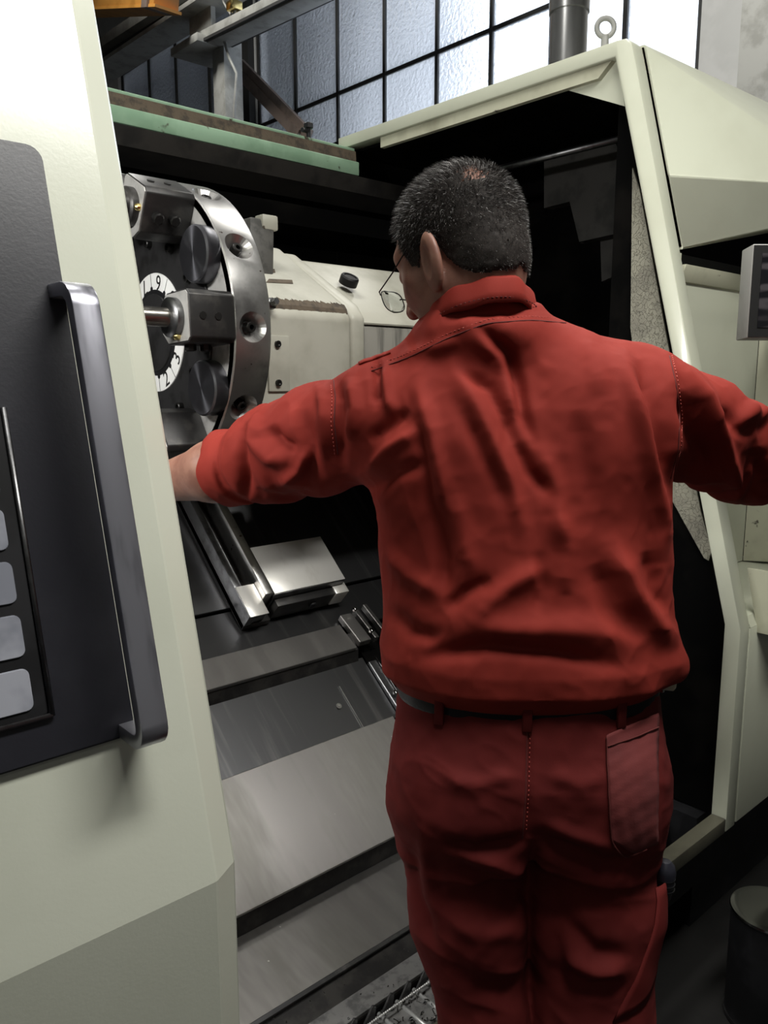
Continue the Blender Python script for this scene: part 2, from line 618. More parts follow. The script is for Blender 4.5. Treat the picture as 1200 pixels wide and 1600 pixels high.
# front skin with the chamfered edge strip, as one bent sheet
def bent_sheet(name, xs_off, zs, m, parent, back):
    """xs_off: (x, off) across the sheet; zs heights; back: depth of the sheet"""
    bm = bmesh.new()
    fr = [[bm.verts.new(door_pt(x, z, off)) for (x, off) in xs_off] for z in zs]
    bk = [[bm.verts.new(door_pt(x, z, off) + Vector((0, back, 0))) for (x, off) in (xs_off[0], xs_off[-1])] for z in zs]
    for i in range(len(zs) - 1):
        for j in range(len(xs_off) - 1):
            bm.faces.new((fr[i][j], fr[i][j + 1], fr[i + 1][j + 1], fr[i + 1][j]))
        bm.faces.new((bk[i][0], bk[i + 1][0], bk[i + 1][1], bk[i][1]))
        bm.faces.new((fr[i][0], fr[i + 1][0], bk[i + 1][0], bk[i][0]))
        bm.faces.new((fr[i][-1], bk[i][1], bk[i + 1][1], fr[i + 1][-1]))
    for i in (0, -1):
        bm.faces.new(fr[i][::(1 if i else -1)] + [bk[i][1], bk[i][0]][::(1 if i else -1)])
    o = link_mesh(name, bm_mesh(bm, name), m, parent, smooth=True)
    sharp(o.data, 9)
    return o


ZR = [ZB + (i - 3) * .012 for i in range(7)]
bent_sheet('skin', [(-.75, .02), (.461, .02), (.465, .0188), (.500, -.002), (.504, -.006), (.505, -.012)], [.33] + [ZB] + [2.38], DOORC, ld, .04)
# roof of the left door, joined to the front at the top
prism('roof_panel', [(yf(2.38), 2.34), (yf(2.38), 2.38), (2.44, 2.38), (2.44, 2.34)], 'x', -.75, .44, CREAM_D, ld)
# black plate with rounded corners in the door plane
def door_plate(name, x0, x1, z0, z1, r, off, th, m, parent, seg=5, hole=None):
    pts = []
    for cx, cz, a0 in ((x1 - r, z1 - r, 0), (x0 + r, z1 - r, 90), (x0 + r, z0 + r, 180), (x1 - r, z0 + r, 270)):
        for k in range(seg + 1):
            a = math.radians(a0 + 90 * k / seg)
            pts.append((cx + r * math.cos(a), cz + r * math.sin(a)))
    bm = bmesh.new()
    A = [bm.verts.new(door_pt(x, z, off)) for x, z in pts]
    B = [bm.verts.new(door_pt(x, z, off + th)) for x, z in pts]
    n = len(pts)
    bm.faces.new(B)
    bm.faces.new(A[::-1])
    for i in range(n):
        bm.faces.new((A[i], A[(i + 1) % n], B[(i + 1) % n], B[i]))
    bmesh.ops.recalc_face_normals(bm, faces=bm.faces[:])
    es = [e for e in bm.edges if all(v in B for v in e.verts)]
    bmesh.ops.bevel(bm, geom=es, offset=min(.003, th * .4), segments=2, affect='EDGES')
    return link_mesh(name, bm_mesh(bm, name), m, parent, smooth='auto')


door_plate('window_panel', -.60, .387, 1.083, 1.783, .018, .02, .010, BLACKP, ld)
fr = door_plate('window_frame', -.52, .290, 1.133, 1.47, .006, .0305, .004, BLACK, ld)
for k in range(6):
    zc = 1.1655 + k * .0575
    for j in range(5):
        xc = .262 - j * .062
        door_plate('window_pane', xc - .038 + (.018 if j == 0 else 0) - .018, xc + .014, zc - .0225, zc + .0225, .008, .0347, .002, DOORGLASS, fr)
for xx in (.294,):
    me = tube_mesh('panel_lip', [door_pt(xx, 1.13, .033), door_pt(xx, 1.47, .033)], .0035, 6)
    link_mesh('panel_lip', me, STEEL_D, fr, smooth=True)
me = tube_mesh('panel_lip', [door_pt(-.52, 1.131, .033), door_pt(.294, 1.131, .033)], .0035, 6)
link_mesh('panel_lip', me, STEEL_D, fr, smooth=True)
# bar handle: flat bar bent into a bracket
nrm = Vector((0, -1, LEAN)).normalized()
hp = []
xh = .383
zt, zb_, ro, so = 1.606, 1.092, .022, .058
hp.append(door_pt(xh, zt, .028))
c = [(zt, so - ro, 0), (zt - ro, so, 1)]
for k in range(6):
    a = math.radians(90 * k / 5)
    hp.append(door_pt(xh, zt - ro + ro * math.cos(a), .03 + so - ro + ro * math.sin(a)))
for k in range(6):
    a = math.radians(90 * k / 5)
    hp.append(door_pt(xh, zb_ + ro - ro * math.sin(a), .03 + so - ro + ro * math.cos(a)))
hp.append(door_pt(xh, zb_, .028))
HANDLE = mat('mottled_steel_handle', (.46, .46, .52), rough=.3, metal=.85, col2=(.12, .12, .14), nscale=7, nlo=.42, nhi=.6, stretch=(2, .4, .4))  # bluish steel with random darker mottling
bm = bmesh.new()
bm.from_mesh(tube_mesh('handle', hp, 1, flat=((1, 0, 0), .033, .017)))
do_bevel(bm, .0016, 2, 60)
link_mesh('handle', bm_mesh(bm, 'handle'), HANDLE, ld, smooth='auto')

# right-hand door: bent frame seen on its end
rd = thing('sliding_door', 'cream door frame with roof, pushed open on the right', 'door', (2.0, .85, .32))
XR0, XR1 = 1.976, 2.03
TOPZ = 2.38
def door_ring(o_, i_):
    out = [(yf(.32), .32), (yf(.5), ZB), ]
    return out
FL = .042
outer = [(yf(.3), .325), (yf(.5), ZB)]
zc = TOPZ - .05
outer += [(yf(zc), zc), (yf(TOPZ) - .004, TOPZ - .018), (yf(TOPZ) + .012, TOPZ - .003), (yf(TOPZ) + .04, TOPZ)]
outer += [(2.44, TOPZ)]
inner = [(2.44, TOPZ - .04), (yf(TOPZ - FL) + FL + .012, TOPZ - .04), (yf(ZB) + FL, ZB + .006), (yf(.3) + FL, .325)]
prism('door_frame', outer + inner, 'x', XR0, XR1, CREAM, rd, .004, 2)
# inner flange under the roof edge and its corner gusset
prism('roof_flange', [(2.22, TOPZ - .041), (2.22, TOPZ - .075), (1.34, TOPZ - .075), (1.30, TOPZ - .041)], 'x', XR0 + .012, XR0 + .03, CREAM_D, rd)
ygz = TOPZ - .041
gq = [atX(*p_, XR0 + .03) for p_ in ((966, 92), (866, 135), (976, 166))]
prism('corner_gusset', [(q_.y, q_.z) for q_ in gq], 'x', XR0 + .03, XR0 + .036, CREAM, rd)
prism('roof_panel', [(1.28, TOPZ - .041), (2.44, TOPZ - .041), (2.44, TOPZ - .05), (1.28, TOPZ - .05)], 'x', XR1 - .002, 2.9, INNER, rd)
tube('roof_stiffener', [(2.25, 1.35, TOPZ - .16), (2.25, 2.3, TOPZ - .16)], .012, STEEL_D, rd)
# crackled inner liner behind the frame
bm = bmesh.new()
lp = []
for p in [(988, 262), (985, 512), (1000, 640), (1046, 775), (1100, 872), (1107, 876), (1112, 860), (1095, 800), (1040, 520), (1000, 300)]:
    lp.append(atX(*p, XR0 + .045))
vv = [bm.verts.new(q) for q in lp]
f0 = bm.faces.new(vv)
r_ = bmesh.ops.extrude_face_region(bm, geom=[f0])
bmesh.ops.translate(bm, verts=[v for v in r_['geom'] if isinstance(v, bmesh.types.BMVert)], vec=(.006, 0, 0))
link_mesh('inner_liner', bm_mesh(bm, 'inner_liner'), CRACKLE, rd)

# lifting eye on the roof corner
ey = thing('lifting_eye', 'grey ring-shaped lifting eye bolt on the hood corner', 'eye bolt', (2.12, 1.38, TOPZ))
ec = atX(946, 43, 2.12)
er = .0245
pts = [ec + (RT * math.cos(2 * math.pi * k / 24) + Vector((0, 0, 1)) * math.sin(2 * math.pi * k / 24)) * er for k in range(24)]
tube('ring', pts, .0075, GREYST, ey, 10, closed=True)
lathe('shank', (ec.x, ec.y, TOPZ - .005), (0, 0, 1), [(0, 0), (0, .018), (.01, .018), (.014, .011), (ec.z - TOPZ - er + .008, .011), (ec.z - TOPZ - er + .008, 0)], GREYST, ey, 16)

# ------------------------------------------------------------------ machine body right of the doors
mc = thing('lathe', 'big cream slant-bed lathe with steel way covers and a dark interior', 'lathe', (1.5, 1.6, 0))
XC = XR1 + .006
P1, P2, P3 = door_pt(XC, TOPZ - .008, .006), door_pt(XC, 2.03, .006), door_pt(XC, 1.838, .006)
XE = 3.3
Q1 = Vector((XE, yf(TOPZ) - .03, TOPZ))
def on_plane_x(px, py):
    return atX(px, py, XE)
Q2 = atX(1340, 293, 2.50)
Q3 = atX(1340, 327, 2.74)
_r = ray(1340, 225)
Q1 = CAM + _r * ((TOPZ + .002 - 1.5) / _r.z)
bm = bmesh.new()
vs = {k: bm.verts.new(p) for k, p in dict(P1=P1, P2=P2, P3=P3, Q1=Q1, Q2=Q2, Q3=Q3, B0=Vector((XC, 2.44, P1.z)), B1=Vector((Q1.x, 2.44, Q1.z)),
                                          B2=Vector((XC, 1.13, P3.z)), B3=Vector((2.9, 1.13, Q3.z))).items()}
for f in (('P1', 'P2', 'Q2', 'Q1'), ('P2', 'P3', 'Q3', 'Q2'), ('P1', 'Q1', 'B1', 'B0'), ('P3', 'B2', 'B3', 'Q3')):
    bm.faces.new([vs[k] for k in f])
bmesh.ops.recalc_face_normals(bm, faces=bm.faces[:])
if sum((f.normal.y for f in bm.faces)) > 0:
    bmesh.ops.reverse_faces(bm, faces=bm.faces[:])
do_bevel(bm, .005, 2, 8)
bmesh.ops.solidify(bm, geom=bm.faces[:], thickness=.006)
uh = link_mesh('upper_hood', bm_mesh(bm, 'upper_hood'), CREAM, mc, smooth=True)
sharp(uh.data, 9)
# recessed control bay
YB = 1.10
box('bay_shadow_gap', (XC, yf(1.8) + .05, 1.80), (2.9, 1.13, 1.836), BLACK, mc)
prism('bay_lintel', [(YB - .02, 1.80), (YB + .05, 1.80), (YB + .05, 1.755), (YB - .005, 1.757)], 'x', XC, 2.75, CREAM_D, mc, .002)
xs = 2.545
box('bay_panel', (XC, YB, .93), (xs, YB + .03, 1.79), CREAM, mc)
hexa('bay_side', [(xs, YB - .002, .93), (xs + .03, YB - .002, .93), (xs + .34, YB - .42, .93), (xs + .31, YB - .42, .93),
                  (xs, YB - .002, 1.80), (xs + .03, YB - .002, 1.80), (xs + .34, YB - .42, 1.80), (xs + .31, YB - .42, 1.80)], CREAM_D, mc)
prism('bay_floor', [(yf(.93), .90), (YB + .03, .93), (YB + .03, .90), (yf(.88), .872)], 'x', XC, 3.0, CREAM, mc)
prism('lower_panel', [(.846, .33), (.846, .872), (.90, .872), (.90, .33)], 'x', XC, 3.1, CREAM, mc, .003)
prism('door_jamb_lining', [(yf(1.83) + .01, 1.83), (YB, 1.83), (YB, .93), (yf(.93) + .01, .93)], 'x', XC, XC + .008, CREAM, mc)
prism('jamb_dark_sheet', [(yf(2.3) + FL, 2.32), (1.30, 2.32), (1.30, .33), (.90, .33), (.90, ZB), ], 'x', XC - .004, XC - .001, INNER, mc)  # dark sheet added so the view past the frame goes black
# pocket tray
tk = thing('tool_pocket', 'small grey metal pocket tray hung on the control bay front', 'tray', (2.2, .80, .86))
hexa('front_wall', [(2.075, .790, .852), (2.36, .760, .852), (2.36, .764, .852), (2.075, .794, .852), (2.068, .775, 1.02), (2.36, .745, 1.03), (2.36, .749, 1.03), (2.068, .779, 1.02)], CREAM_D, tk)
hexa('side_wall', [(2.075, .79, .852), (2.079, .79, .852), (2.079, .845, .852), (2.075, .845, .852), (2.068, .775, 1.02), (2.072, .775, 1.02), (2.072, .88, 1.02), (2.068, .88, 1.02)], CREAM_D, tk)
box('tray_floor', (2.076, .79, .853), (2.36, .845, .858), BLACK, tk)
# monitor on the bay
mo = thing('control_monitor', 'grey-cased control monitor with dark screen at the right edge', 'monitor', (1.9, .7, 1.5))
def vw(a, b, z):
    return RT * a + FW * b + Vector((0, 0, z))
BM = 1.80
def vpx(px, py, b):
    d = ray(px, py)
    return CAM + d * (b / d.dot(FW))
a0, a1, a2 = vpx(1172, 450, BM).dot(RT), vpx(1158, 450, BM + .05).dot(RT), vpx(1172, 450, BM).dot(RT) + .36
zt_, zb2 = vpx(1172, 381, BM).z, vpx(1172, 528, BM).z
hexa('case', [vw(a0, BM, zb2), vw(a2, BM, zb2), vw(a2, BM + .06, zb2 - .003), vw(a1, BM + .06, zb2 - .003),
              vw(a0, BM, zt_), vw(a2, BM, zt_), vw(a2, BM + .06, zt_ - .004), vw(a1, BM + .06, zt_ - .004)], GREYST, mo, .003)
hexa('bezel', [vw(a0 + .002, BM - .003, zb2 + .002), vw(a2 - .002, BM - .003, zb2 + .002), vw(a2 - .002, BM, zb2 + .002), vw(a0 + .002, BM, zb2 + .002),
               vw(a0 + .002, BM - .003, zt_ - .003), vw(a2 - .002, BM - .003, zt_ - .003), vw(a2 - .002, BM, zt_ - .003), vw(a0 + .002, BM, zt_ - .003)], INK, mo)
sc_ = hexa('screen', [vw(a0 + .020, BM - .0045, zb2 + .022), vw(a2 - .02, BM - .0045, zb2 + .022), vw(a2 - .02, BM - .002, zb2 + .022), vw(a0 + .02, BM - .002, zb2 + .022),
                      vw(a0 + .020, BM - .0045, zt_ - .02), vw(a2 - .02, BM - .0045, zt_ - .02), vw(a2 - .02, BM - .002, zt_ - .02), vw(a0 + .02, BM - .002, zt_ - .02)], SCREEN, mo)
tube('support_arm', [vw(a0 + .2, BM + .05, (zb2 + zt_) / 2), vw(a0 + .2, BM + .16, (zb2 + zt_) / 2), (2.62, YB - .03, (zb2 + zt_) / 2)], .02, GREYST, mo)

# machine base and interior shell
bs = mc
prism('sill', [(.846, .325), (.846, .365), (.885, .365), (.885, .325)], 'x', -.75, XR0 - .002, SILLM, bs, .003)
prism('plinth', [(.93, 0), (.93, .325), (2.5, .325), (2.5, 0)], 'x', XR0 + .01, 3.1, BLACK, bs)
prism('front_apron', [(1.02, 0), (1.02, .16), (.89, .18), (.89, .30), (.90, .30), (.90, .20), (1.04, .18), (1.04, 0)], 'x', -.75, XR0 + .01, BLACK, bs)
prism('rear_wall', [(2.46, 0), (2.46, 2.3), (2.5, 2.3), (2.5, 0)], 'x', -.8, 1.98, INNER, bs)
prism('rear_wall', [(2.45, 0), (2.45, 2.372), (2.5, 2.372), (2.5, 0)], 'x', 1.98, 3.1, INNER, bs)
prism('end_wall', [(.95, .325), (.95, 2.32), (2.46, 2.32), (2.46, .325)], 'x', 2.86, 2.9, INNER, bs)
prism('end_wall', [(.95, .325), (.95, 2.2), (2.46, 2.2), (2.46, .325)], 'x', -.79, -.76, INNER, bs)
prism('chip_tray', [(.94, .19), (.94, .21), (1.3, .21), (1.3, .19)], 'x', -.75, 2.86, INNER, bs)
# chuck guard boxes hanging inside at the right
g1 = mc
GUARD = mat('dull_guard_sheet', (.045, .043, .040), rough=.6, spec=.2, col2=(.025, .025, .023), nscale=9)
XG = 2.45
def gpoly(name, pxs, X, th, m, parent):
    bm = bmesh.new()
    f = bm.faces.new([bm.verts.new(atX(*p, X)) for p in pxs])
    r = bmesh.ops.extrude_face_region(bm, geom=[f])
    bmesh.ops.translate(bm, verts=[v for v in r['geom'] if isinstance(v, bmesh.types.BMVert)], vec=(th, 0, 0))
    return link_mesh(name, bm_mesh(bm, name), m, parent)
gpoly('guard_plate', [(850, 250), (960, 215), (992, 330), (985, 360), (905, 378), (890, 315), (850, 325)], XG, .05, GUARD, g1)
gpoly('lower_plate', [(905, 380), (986, 362), (986, 420), (940, 440), (938, 378)], XG + .06, .03, GUARD, g1)
gpoly('drop_plate', [(940, 380), (986, 366), (986, 520), (962, 470)], XG + .1, .02, GUARD, g1)

# exhaust pipe on the roof
ep = thing('exhaust_pipe', 'brushed steel exhaust pipe standing on the lathe hood', 'pipe', (3.0, 2.18, 2.38))
pc0 = atX(888, 60, 3.0)
lathe('pipe_body', (pc0.x, pc0.y, 2.385), (0, 0, 1), [(0, 0), (0, .077), (.65, .077), (.65, 0)], PIPE, ep, 40)
lathe('pipe_sleeve', (pc0.x, pc0.y, 3.005), (0, 0, 1), [(0, .0), (0, .083), (.02, .083), (2.2, .083), (2.2, 0)], PIPE, ep, 40)

# green roof rail
gr = mc
prism('top_lip', [(2.36, 2.330), (2.44, 2.345), (2.44, 2.30), (2.36, 2.318)], 'x', -.75, XR0 + .012, GREEN, gr, .002)
prism('rusty_groove', [(2.352, 2.318), (2.43, 2.318), (2.43, 2.27), (2.348, 2.275)], 'x', -.75, XR0 + .010, RUST, gr)
prism('lower_lip', [(2.335, 2.278), (2.35, 2.282), (2.43, 2.27), (2.43, 2.225), (2.335, 2.232)], 'x', -.75, XR0 + .012, GREEN, gr, .003)
prism('under_rail', [(2.33, 2.228), (2.45, 2.228), (2.45, 2.13), (2.36, 2.16)], 'x', -.75, 2.86, DARKSHEET, gr)
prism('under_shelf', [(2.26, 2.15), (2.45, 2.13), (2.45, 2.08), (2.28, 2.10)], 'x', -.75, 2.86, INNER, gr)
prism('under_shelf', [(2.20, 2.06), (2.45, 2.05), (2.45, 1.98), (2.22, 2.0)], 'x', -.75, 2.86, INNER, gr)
rb = thing('rail_stop', 'small black bolt sticking up from the green rail', 'bolt', atY(482, 202, 2.37))
q = atY(482, 203, 2.37)
cyl('shank', q - Vector((0, 0, .03)), q + Vector((0, 0, .004)), .008, BLACK, rb, 10)
cyl('head', q + Vector((0, 0, .004)), q + Vector((0, 0, .022)), .016, BLACK, rb, 8)
cyl('side_screw', q + Vector((-.035, -.01, -.008)), q + Vector((0, 0, -.004)), .008, BLACK, rb, 8)

# ------------------------------------------------------------------ turret
TC = Vector((.93, 1.846, 1.614))
TR = .347
TT = .098
STN = STN_ = [3 + 30 * k for k in range(12)]
tu = thing('tool_turret', 'large round steel tool turret with white numbered ring', 'turret', TC)
AX = Vector((-1, 0, 0))


def tpos(deg, r, dx=0.):
    a = math.radians(deg)
    return TC + Vector((dx, -r * math.cos(a), r * math.sin(a)))


DISC = mat('turret_disc_steel', (.52, .51, .50), rough=.33, metal=.96, col2=(.26, .255, .25), nscale=10, nlo=.45, nhi=.75, bump=.04, bscale=180,
           spots=[(55, .68, .73, (.10, .075, .06))], aniso=.3)
FACE = mat('turret_face_steel', (.56, .55, .53), rough=.45, metal=.55, col2=(.36, .355, .345), nscale=16, nlo=.45, nhi=.7)
TPLATE = mat('turret_black_plate', (.055, .054, .056), rough=.34, metal=.6, col2=(.035, .034, .034), nscale=20, bump=.05, bscale=200)
PLUGM = mat('turned_plug_steel', (.13, .13, .145), rough=.3, metal=.9, aniso=.9)
_n = PLUGM.node_tree
_tg = _n.nodes.new('ShaderNodeTangent')
_tg.direction_type = 'RADIAL'
_tg.axis = 'X'
_n.links.new(_tg.outputs[0], _n.nodes['Principled BSDF'].inputs['Tangent'])

rim = lathe('rim', TC + Vector((TT, 0, 0)), AX, [(0, 0), (0, TR - .012), (.006, TR - .002), (.012, TR), (TT - .003, TR), (TT, TR - .003), (TT, TR - .02)], DISC, tu, 128)
lathe('face', TC + Vector((.001, 0, 0)), AX, [(0, TR - .004), (.001, TR - .004), (.001, 0)], FACE, tu, 96)
lathe('face_plate', TC, AX, [(0, TR * .735), (.004, TR * .735), (.006, TR * .73), (.006, 0)], TPLATE, tu, 96)
nr = lathe('number_ring', TC + Vector((-.006, 0, 0)), AX, [(0, TR * .405), (.002, TR * .403), (.0022, TR * .40), (.0022, TR * .275)], WHITE, tu, 72)
lathe('hub_step', TC + Vector((-.006, 0, 0)), AX, [(0, TR * .295), (.004, TR * .292), (.004, 0)], BLACK, tu, 64)
lathe('hub', TC + Vector((-.010, 0, 0)), AX, [(0, TR * .265), (.004, TR * .262), (.004, 0)], TPLATE, tu, 64)
for n in range(1, 11):
    deg = 5 + 36 * (n - 4)
    me = text_mesh(str(n), .052 if n < 10 else .04)
    a = math.radians(deg)
    radial = Vector((0, -math.cos(a), math.sin(a)))
    up_ = -radial
    nrm_ = Vector((-1, 0, 0))
    right_ = up_.cross(nrm_).normalized()
    M4 = Matrix((right_, up_, nrm_)).transposed().to_4x4()
    M4.translation = tpos(deg, TR * .345, -.0084)
    me.transform(M4)
    link_mesh('numeral', me, INK, nr)
    b = deg + 18
    link_mesh('divider_line', tube_mesh('divider_line', [tpos(b, TR * .30, -.0083), tpos(b, TR * .402, -.0083)], .0008, 4), INK, nr)
    lathe('ring_rivet', tpos(b, TR * .30, -.0082), AX, [(0, .006), (.001, .0055), (.001, 0)], BLACK, nr, 10)

# shared small hardware, axis towards -x
SOCK = lathe_mesh('socket_screw', (0, 0, 0), AX, [(0, .0105), (.012, .0105), (.0135, .009), (.0135, .0055), (.007, .005), (.007, 0)], 16)
SCREWM = mat('blackened_screw', (.035, .034, .033), rough=.35, metal=.8)
SOCK.materials.append(SCREWM)
SOCK.polygons.foreach_set('use_smooth', [True] * len(SOCK.polygons))
sharp(SOCK)
for d in STN:
    inst(SOCK, 'plate_screw', None, tu, tpos(d, TR * .60, -.006))
for k in range(8):
    s = inst(SOCK, 'hub_screw', None, tu, tpos(20 + 45 * k, TR * .205, -.0095))
    s.scale = (.25, .55, .55)
# countersunk clamp screws round the rim
bmc = bmesh.new()
for d in STN_:
    a_ = math.radians(d - 3)
    rad_ = Vector((0, -math.cos(a_), math.sin(a_)))
    cm = lathe_mesh('cut', TC + Vector((TT * .46, 0, 0)) + rad_ * (TR - .026), rad_, [(0, 0), (0, .013), (.026, .034), (.034, .0405), (.034, 0)], 28)
    bmc.from_mesh(cm)
bmesh.ops.recalc_face_normals(bmc, faces=bmc.faces[:])
cme_ = bpy.data.meshes.new('cutter')
bmc.to_mesh(cme_)
cutter = bpy.data.objects.new('cutter', cme_)
COL.objects.link(cutter)
cme_.transform(Matrix.Translation(-TC))
rim.parent = None
md = rim.modifiers.new('cut', 'BOOLEAN')
md.object = cutter
md.solver = 'EXACT'
bpy.context.view_layer.update()
nm_ = bpy.data.meshes.new_from_object(rim.evaluated_get(bpy.context.evaluated_depsgraph_get()))
rim.modifiers.clear()
if len(nm_.polygons) > 400:
    rim.data = nm_
    sharp(nm_, 30)
rim.parent = tu
bpy.data.objects.remove(cutter, do_unlink=True)


CSD = lathe_mesh('clamp_bolt', (0, 0, 0), (0, -1, 0), [(-.022, .0125), (-.004, .0125), (-.002, .0105), (-.002, .006), (-.014, .005), (-.014, 0)], 8)
CSD.materials.append(SCREWM)
for me in (CSD,):
    me.polygons.foreach_set('use_smooth', [True] * len(me.polygons))
    sharp(me)
# the rim is a closed drum, so each screw seat stands a hair proud of it
for d in STN:
    inst(CSD, 'clamp_screw', None, tu, tpos(d - 3, TR - .003, TT * .46), (-math.radians(d - 3), 0, 0))
# blanking plugs
PLUGS = [33, -27, 123, 153, 183, 213, 243, 273]
for d in PLUGS:
    lathe('blanking_plug', tpos(d, TR * .825), AX, [(0, .060), (.002, .061), (.030, .061), (.034, .0575), (.034, 0)], PLUGM, tu, 48)
    # own copy keeps its turned face round its own centre
for o in [x for x in bpy.data.objects if x.name.startswith('blanking_plug')]:
    me = o.data
    n = len(me.vertices)
    c = sum((v.co for v in me.vertices), Vector()) / n
    me.transform(Matrix.Translation(-c))
    o.location = c


def holder_frame(deg):
    a = math.radians(deg)
    rad = Vector((0, -math.cos(a), math.sin(a)))
    tan = Vector((0, math.sin(a), math.cos(a)))
    return rad, tan


def obox(name, c, ex, ey, ez, hx, hy, hz, m, parent, bev=0., chamf=0.):
    q = []
    for z in (-1, 1):
        for x, y in ((-1, -1), (1, -1), (1, 1), (-1, 1)):
            q.append(c + ex * (x * hx) + ey * (y * hy) + ez * (z * hz))
    return hexa(name, q, m, parent, bev)


def tool_holder(deg, label, kind):
    rad, tan = holder_frame(deg)
    ex = Vector((-1, 0, 0))
    base = TC + rad * (TR * .83)
    t = thing('tool_holder', label, 'tool holder', base, 'holders bolted to the turret')
    L_ = .105 if kind != 'drill' else .115
    hw, hr = .054, .060
    # octagonal block: bevelled along the axis
    bm = bmesh.new()
    ch = .026
    oct_ = [(-hr, -hw + ch), (-hr + ch, -hw), (hr - ch * .4, -hw), (hr, -hw + ch * .4), (hr, hw - ch * .4), (hr - ch * .4, hw), (-hr + ch, hw), (-hr, hw - ch)]
    A = [bm.verts.new(base + rad * a + tan * b + ex * -.0) for a, b in oct_]
    B = [bm.verts.new(base + rad * a + tan * b + ex * L_) for a, b in oct_]
    bm.faces.new(A)
    bm.faces.new(B[::-1])
    for i in range(8):
        bm.faces.new((A[i], A[(i + 1) % 8], B[(i + 1) % 8], B[i]))
    bmesh.ops.recalc_face_normals(bm, faces=bm.faces[:])
    do_bevel(bm, .003, 2)
    link_mesh('block', bm_mesh(bm, 'block'), OXIDE, t, smooth='auto')
    oc = [(-hr + .004, -hw + ch), (-hr + ch, -hw + .004), (hr - ch * .4, -hw + .004), (hr - .004, -hw + ch * .4), (hr - .004, hw - ch * .4), (hr - ch * .4, hw - .004), (-hr + ch, hw - .004), (-hr + .004, hw - ch)]
    bm = bmesh.new()
    A = [bm.verts.new(base + rad * a + tan * b + ex * (L_ - .001)) for a, b in oc]
    B = [bm.verts.new(base + rad * a + tan * b + ex * (L_ + .002)) for a, b in oc]
    bm.faces.new(A)
    bm.faces.new(B[::-1])
    for i in range(8):
        bm.faces.new((A[i], A[(i + 1) % 8], B[(i + 1) % 8], B[i]))
    link_mesh('ground_end', bm_mesh(bm, 'ground_end'), FACE, t)
    if kind in ('bar', 'drill'):
        lathe('collar', base + ex * L_, ex, [(0, .0), (0, .041), (.016, .041), (.019, .038), (.022, .030), (.022, 0)], STEEL_D if kind == 'bar' else OXIDE, t, 32)
    if kind == 'bar':
        lathe('boring_bar', base + ex * (L_ + .02), ex, [(0, .0), (0, .0195), (.125, .0195), (.14, .0195), (.14, 0)], mat('bar_steel', (.36, .34, .31), rough=.28, metal=1, bump=.1, bscale=300), t, 24)
    if kind == 'drill':
        lathe('arbor_nose', base + ex * (L_ + .02), ex, [(0, .034), (.02, .034), (.02, .012), (.04, .008), (.05, 0)], OXIDE, t, 24)
        cyl('drill', base + ex * (L_ + .05), base + ex * (L_ + .13), .006, CHROME, t, 10)
    if kind == 'turning':
        obox('tool_shank', base + ex * (L_ + .0) + rad * .02 - tan * .02, ex, rad, tan, .05, .014, .014, STEEL_D, t, .001)
        obox('wedge_clamp', base + ex * (L_ * .55) - rad * .0 - tan * (hw + .006), ex, rad, tan, .04, .02, .012, STEEL_D, t, .003)
    # fixing screws on the flank and coolant nipples on the end face
    for k in (.38, .72):
        lathe('clamp_screw', base + ex * (L_ * k) - tan * hw, -tan, [(0, 0), (0, .013), (.012, .013), (.014, .010), (.014, 0)], SCREWM, t, 8)
        lathe('face_screw', base + ex * (L_ * k) + rad * (hr - .001), rad, [(0, 0), (0, .008), (.003, .008), (.003, 0)], SCREWM, t, 10)
    lathe('coolant_nozzle', base + ex * L_ - tan * (hw * .72) + rad * .012, ex, [(0, 0), (0, .008), (.010, .008), (.014, .004), (.014, 0)], BRASS, t, 10)
    return t


tool_holder(3, 'dark octagonal tool holder carrying the steel boring bar', 'bar')
tool_holder(63, 'black tool holder with short drill at the top of the turret', 'drill')
tool_holder(93, 'black tool holder behind the door edge, topmost on the turret', 'turning')
tool_holder(-57, 'black tool holder low on the turret above the forearm', 'turning')

# ------------------------------------------------------------------ turret housing
ho = thing('turret_housing', 'chipped cream casting behind the turret with black knob', 'housing', (1.3, 1.8, 1.4))
XA = TC.x + TT + .004
pf = [(1.60, 1.255), (1.60, 1.655), (1.625, 1.688), (1.905, 1.862), (2.10, 1.862), (2.10, 1.255)]
prism('front_casting', pf, 'x', XA, 1.335, CAST, ho, .012, 3, 20)
pf2 = [(1.603, 1.255), (1.603, 1.66), (1.63, 1.692), (1.90, 1.85), (2.10, 1.85), (2.10, 1.255)]
prism('joint_casting', pf2, 'x', 1.337, 1.385, CAST, ho, .012, 3, 20)
pf3 = [(1.66, 1.15), (1.66, 1.655), (1.685, 1.69), (1.89, 1.815), (2.08, 1.815), (2.08, 1.25)]
prism('rear_casting_top', [(1.655, 1.648), (1.69, 1.69), (1.89, 1.835), (2.08, 1.835), (2.08, 1.648)], 'x', 1.386, 1.95, CAST, ho, .014, 3, 20)
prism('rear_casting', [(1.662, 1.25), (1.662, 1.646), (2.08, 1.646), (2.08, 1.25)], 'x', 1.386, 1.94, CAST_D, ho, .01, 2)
XL = XA + .115
hexa('lifting_lug', [(XL - .02, 1.74, 1.72), (XL + .05, 1.74, 1.72), (XL + .05, 1.93, 1.72), (XL - .02, 1.93, 1.72),
                     (XL + .01, 1.78, 1.905), (XL + .085, 1.78, 1.905), (XL + .085, 1.90, 1.905), (XL + .01, 1.90, 1.905)], mat('sooty_lug_paint', (.085, .082, .075), rough=.6, col2=(.035, .034, .03), nscale=22), ho, .008)
box('lug_cap', (XL + .042, 1.772, 1.878), (XL + .09, 1.81, 1.915), CAST, ho, .005)
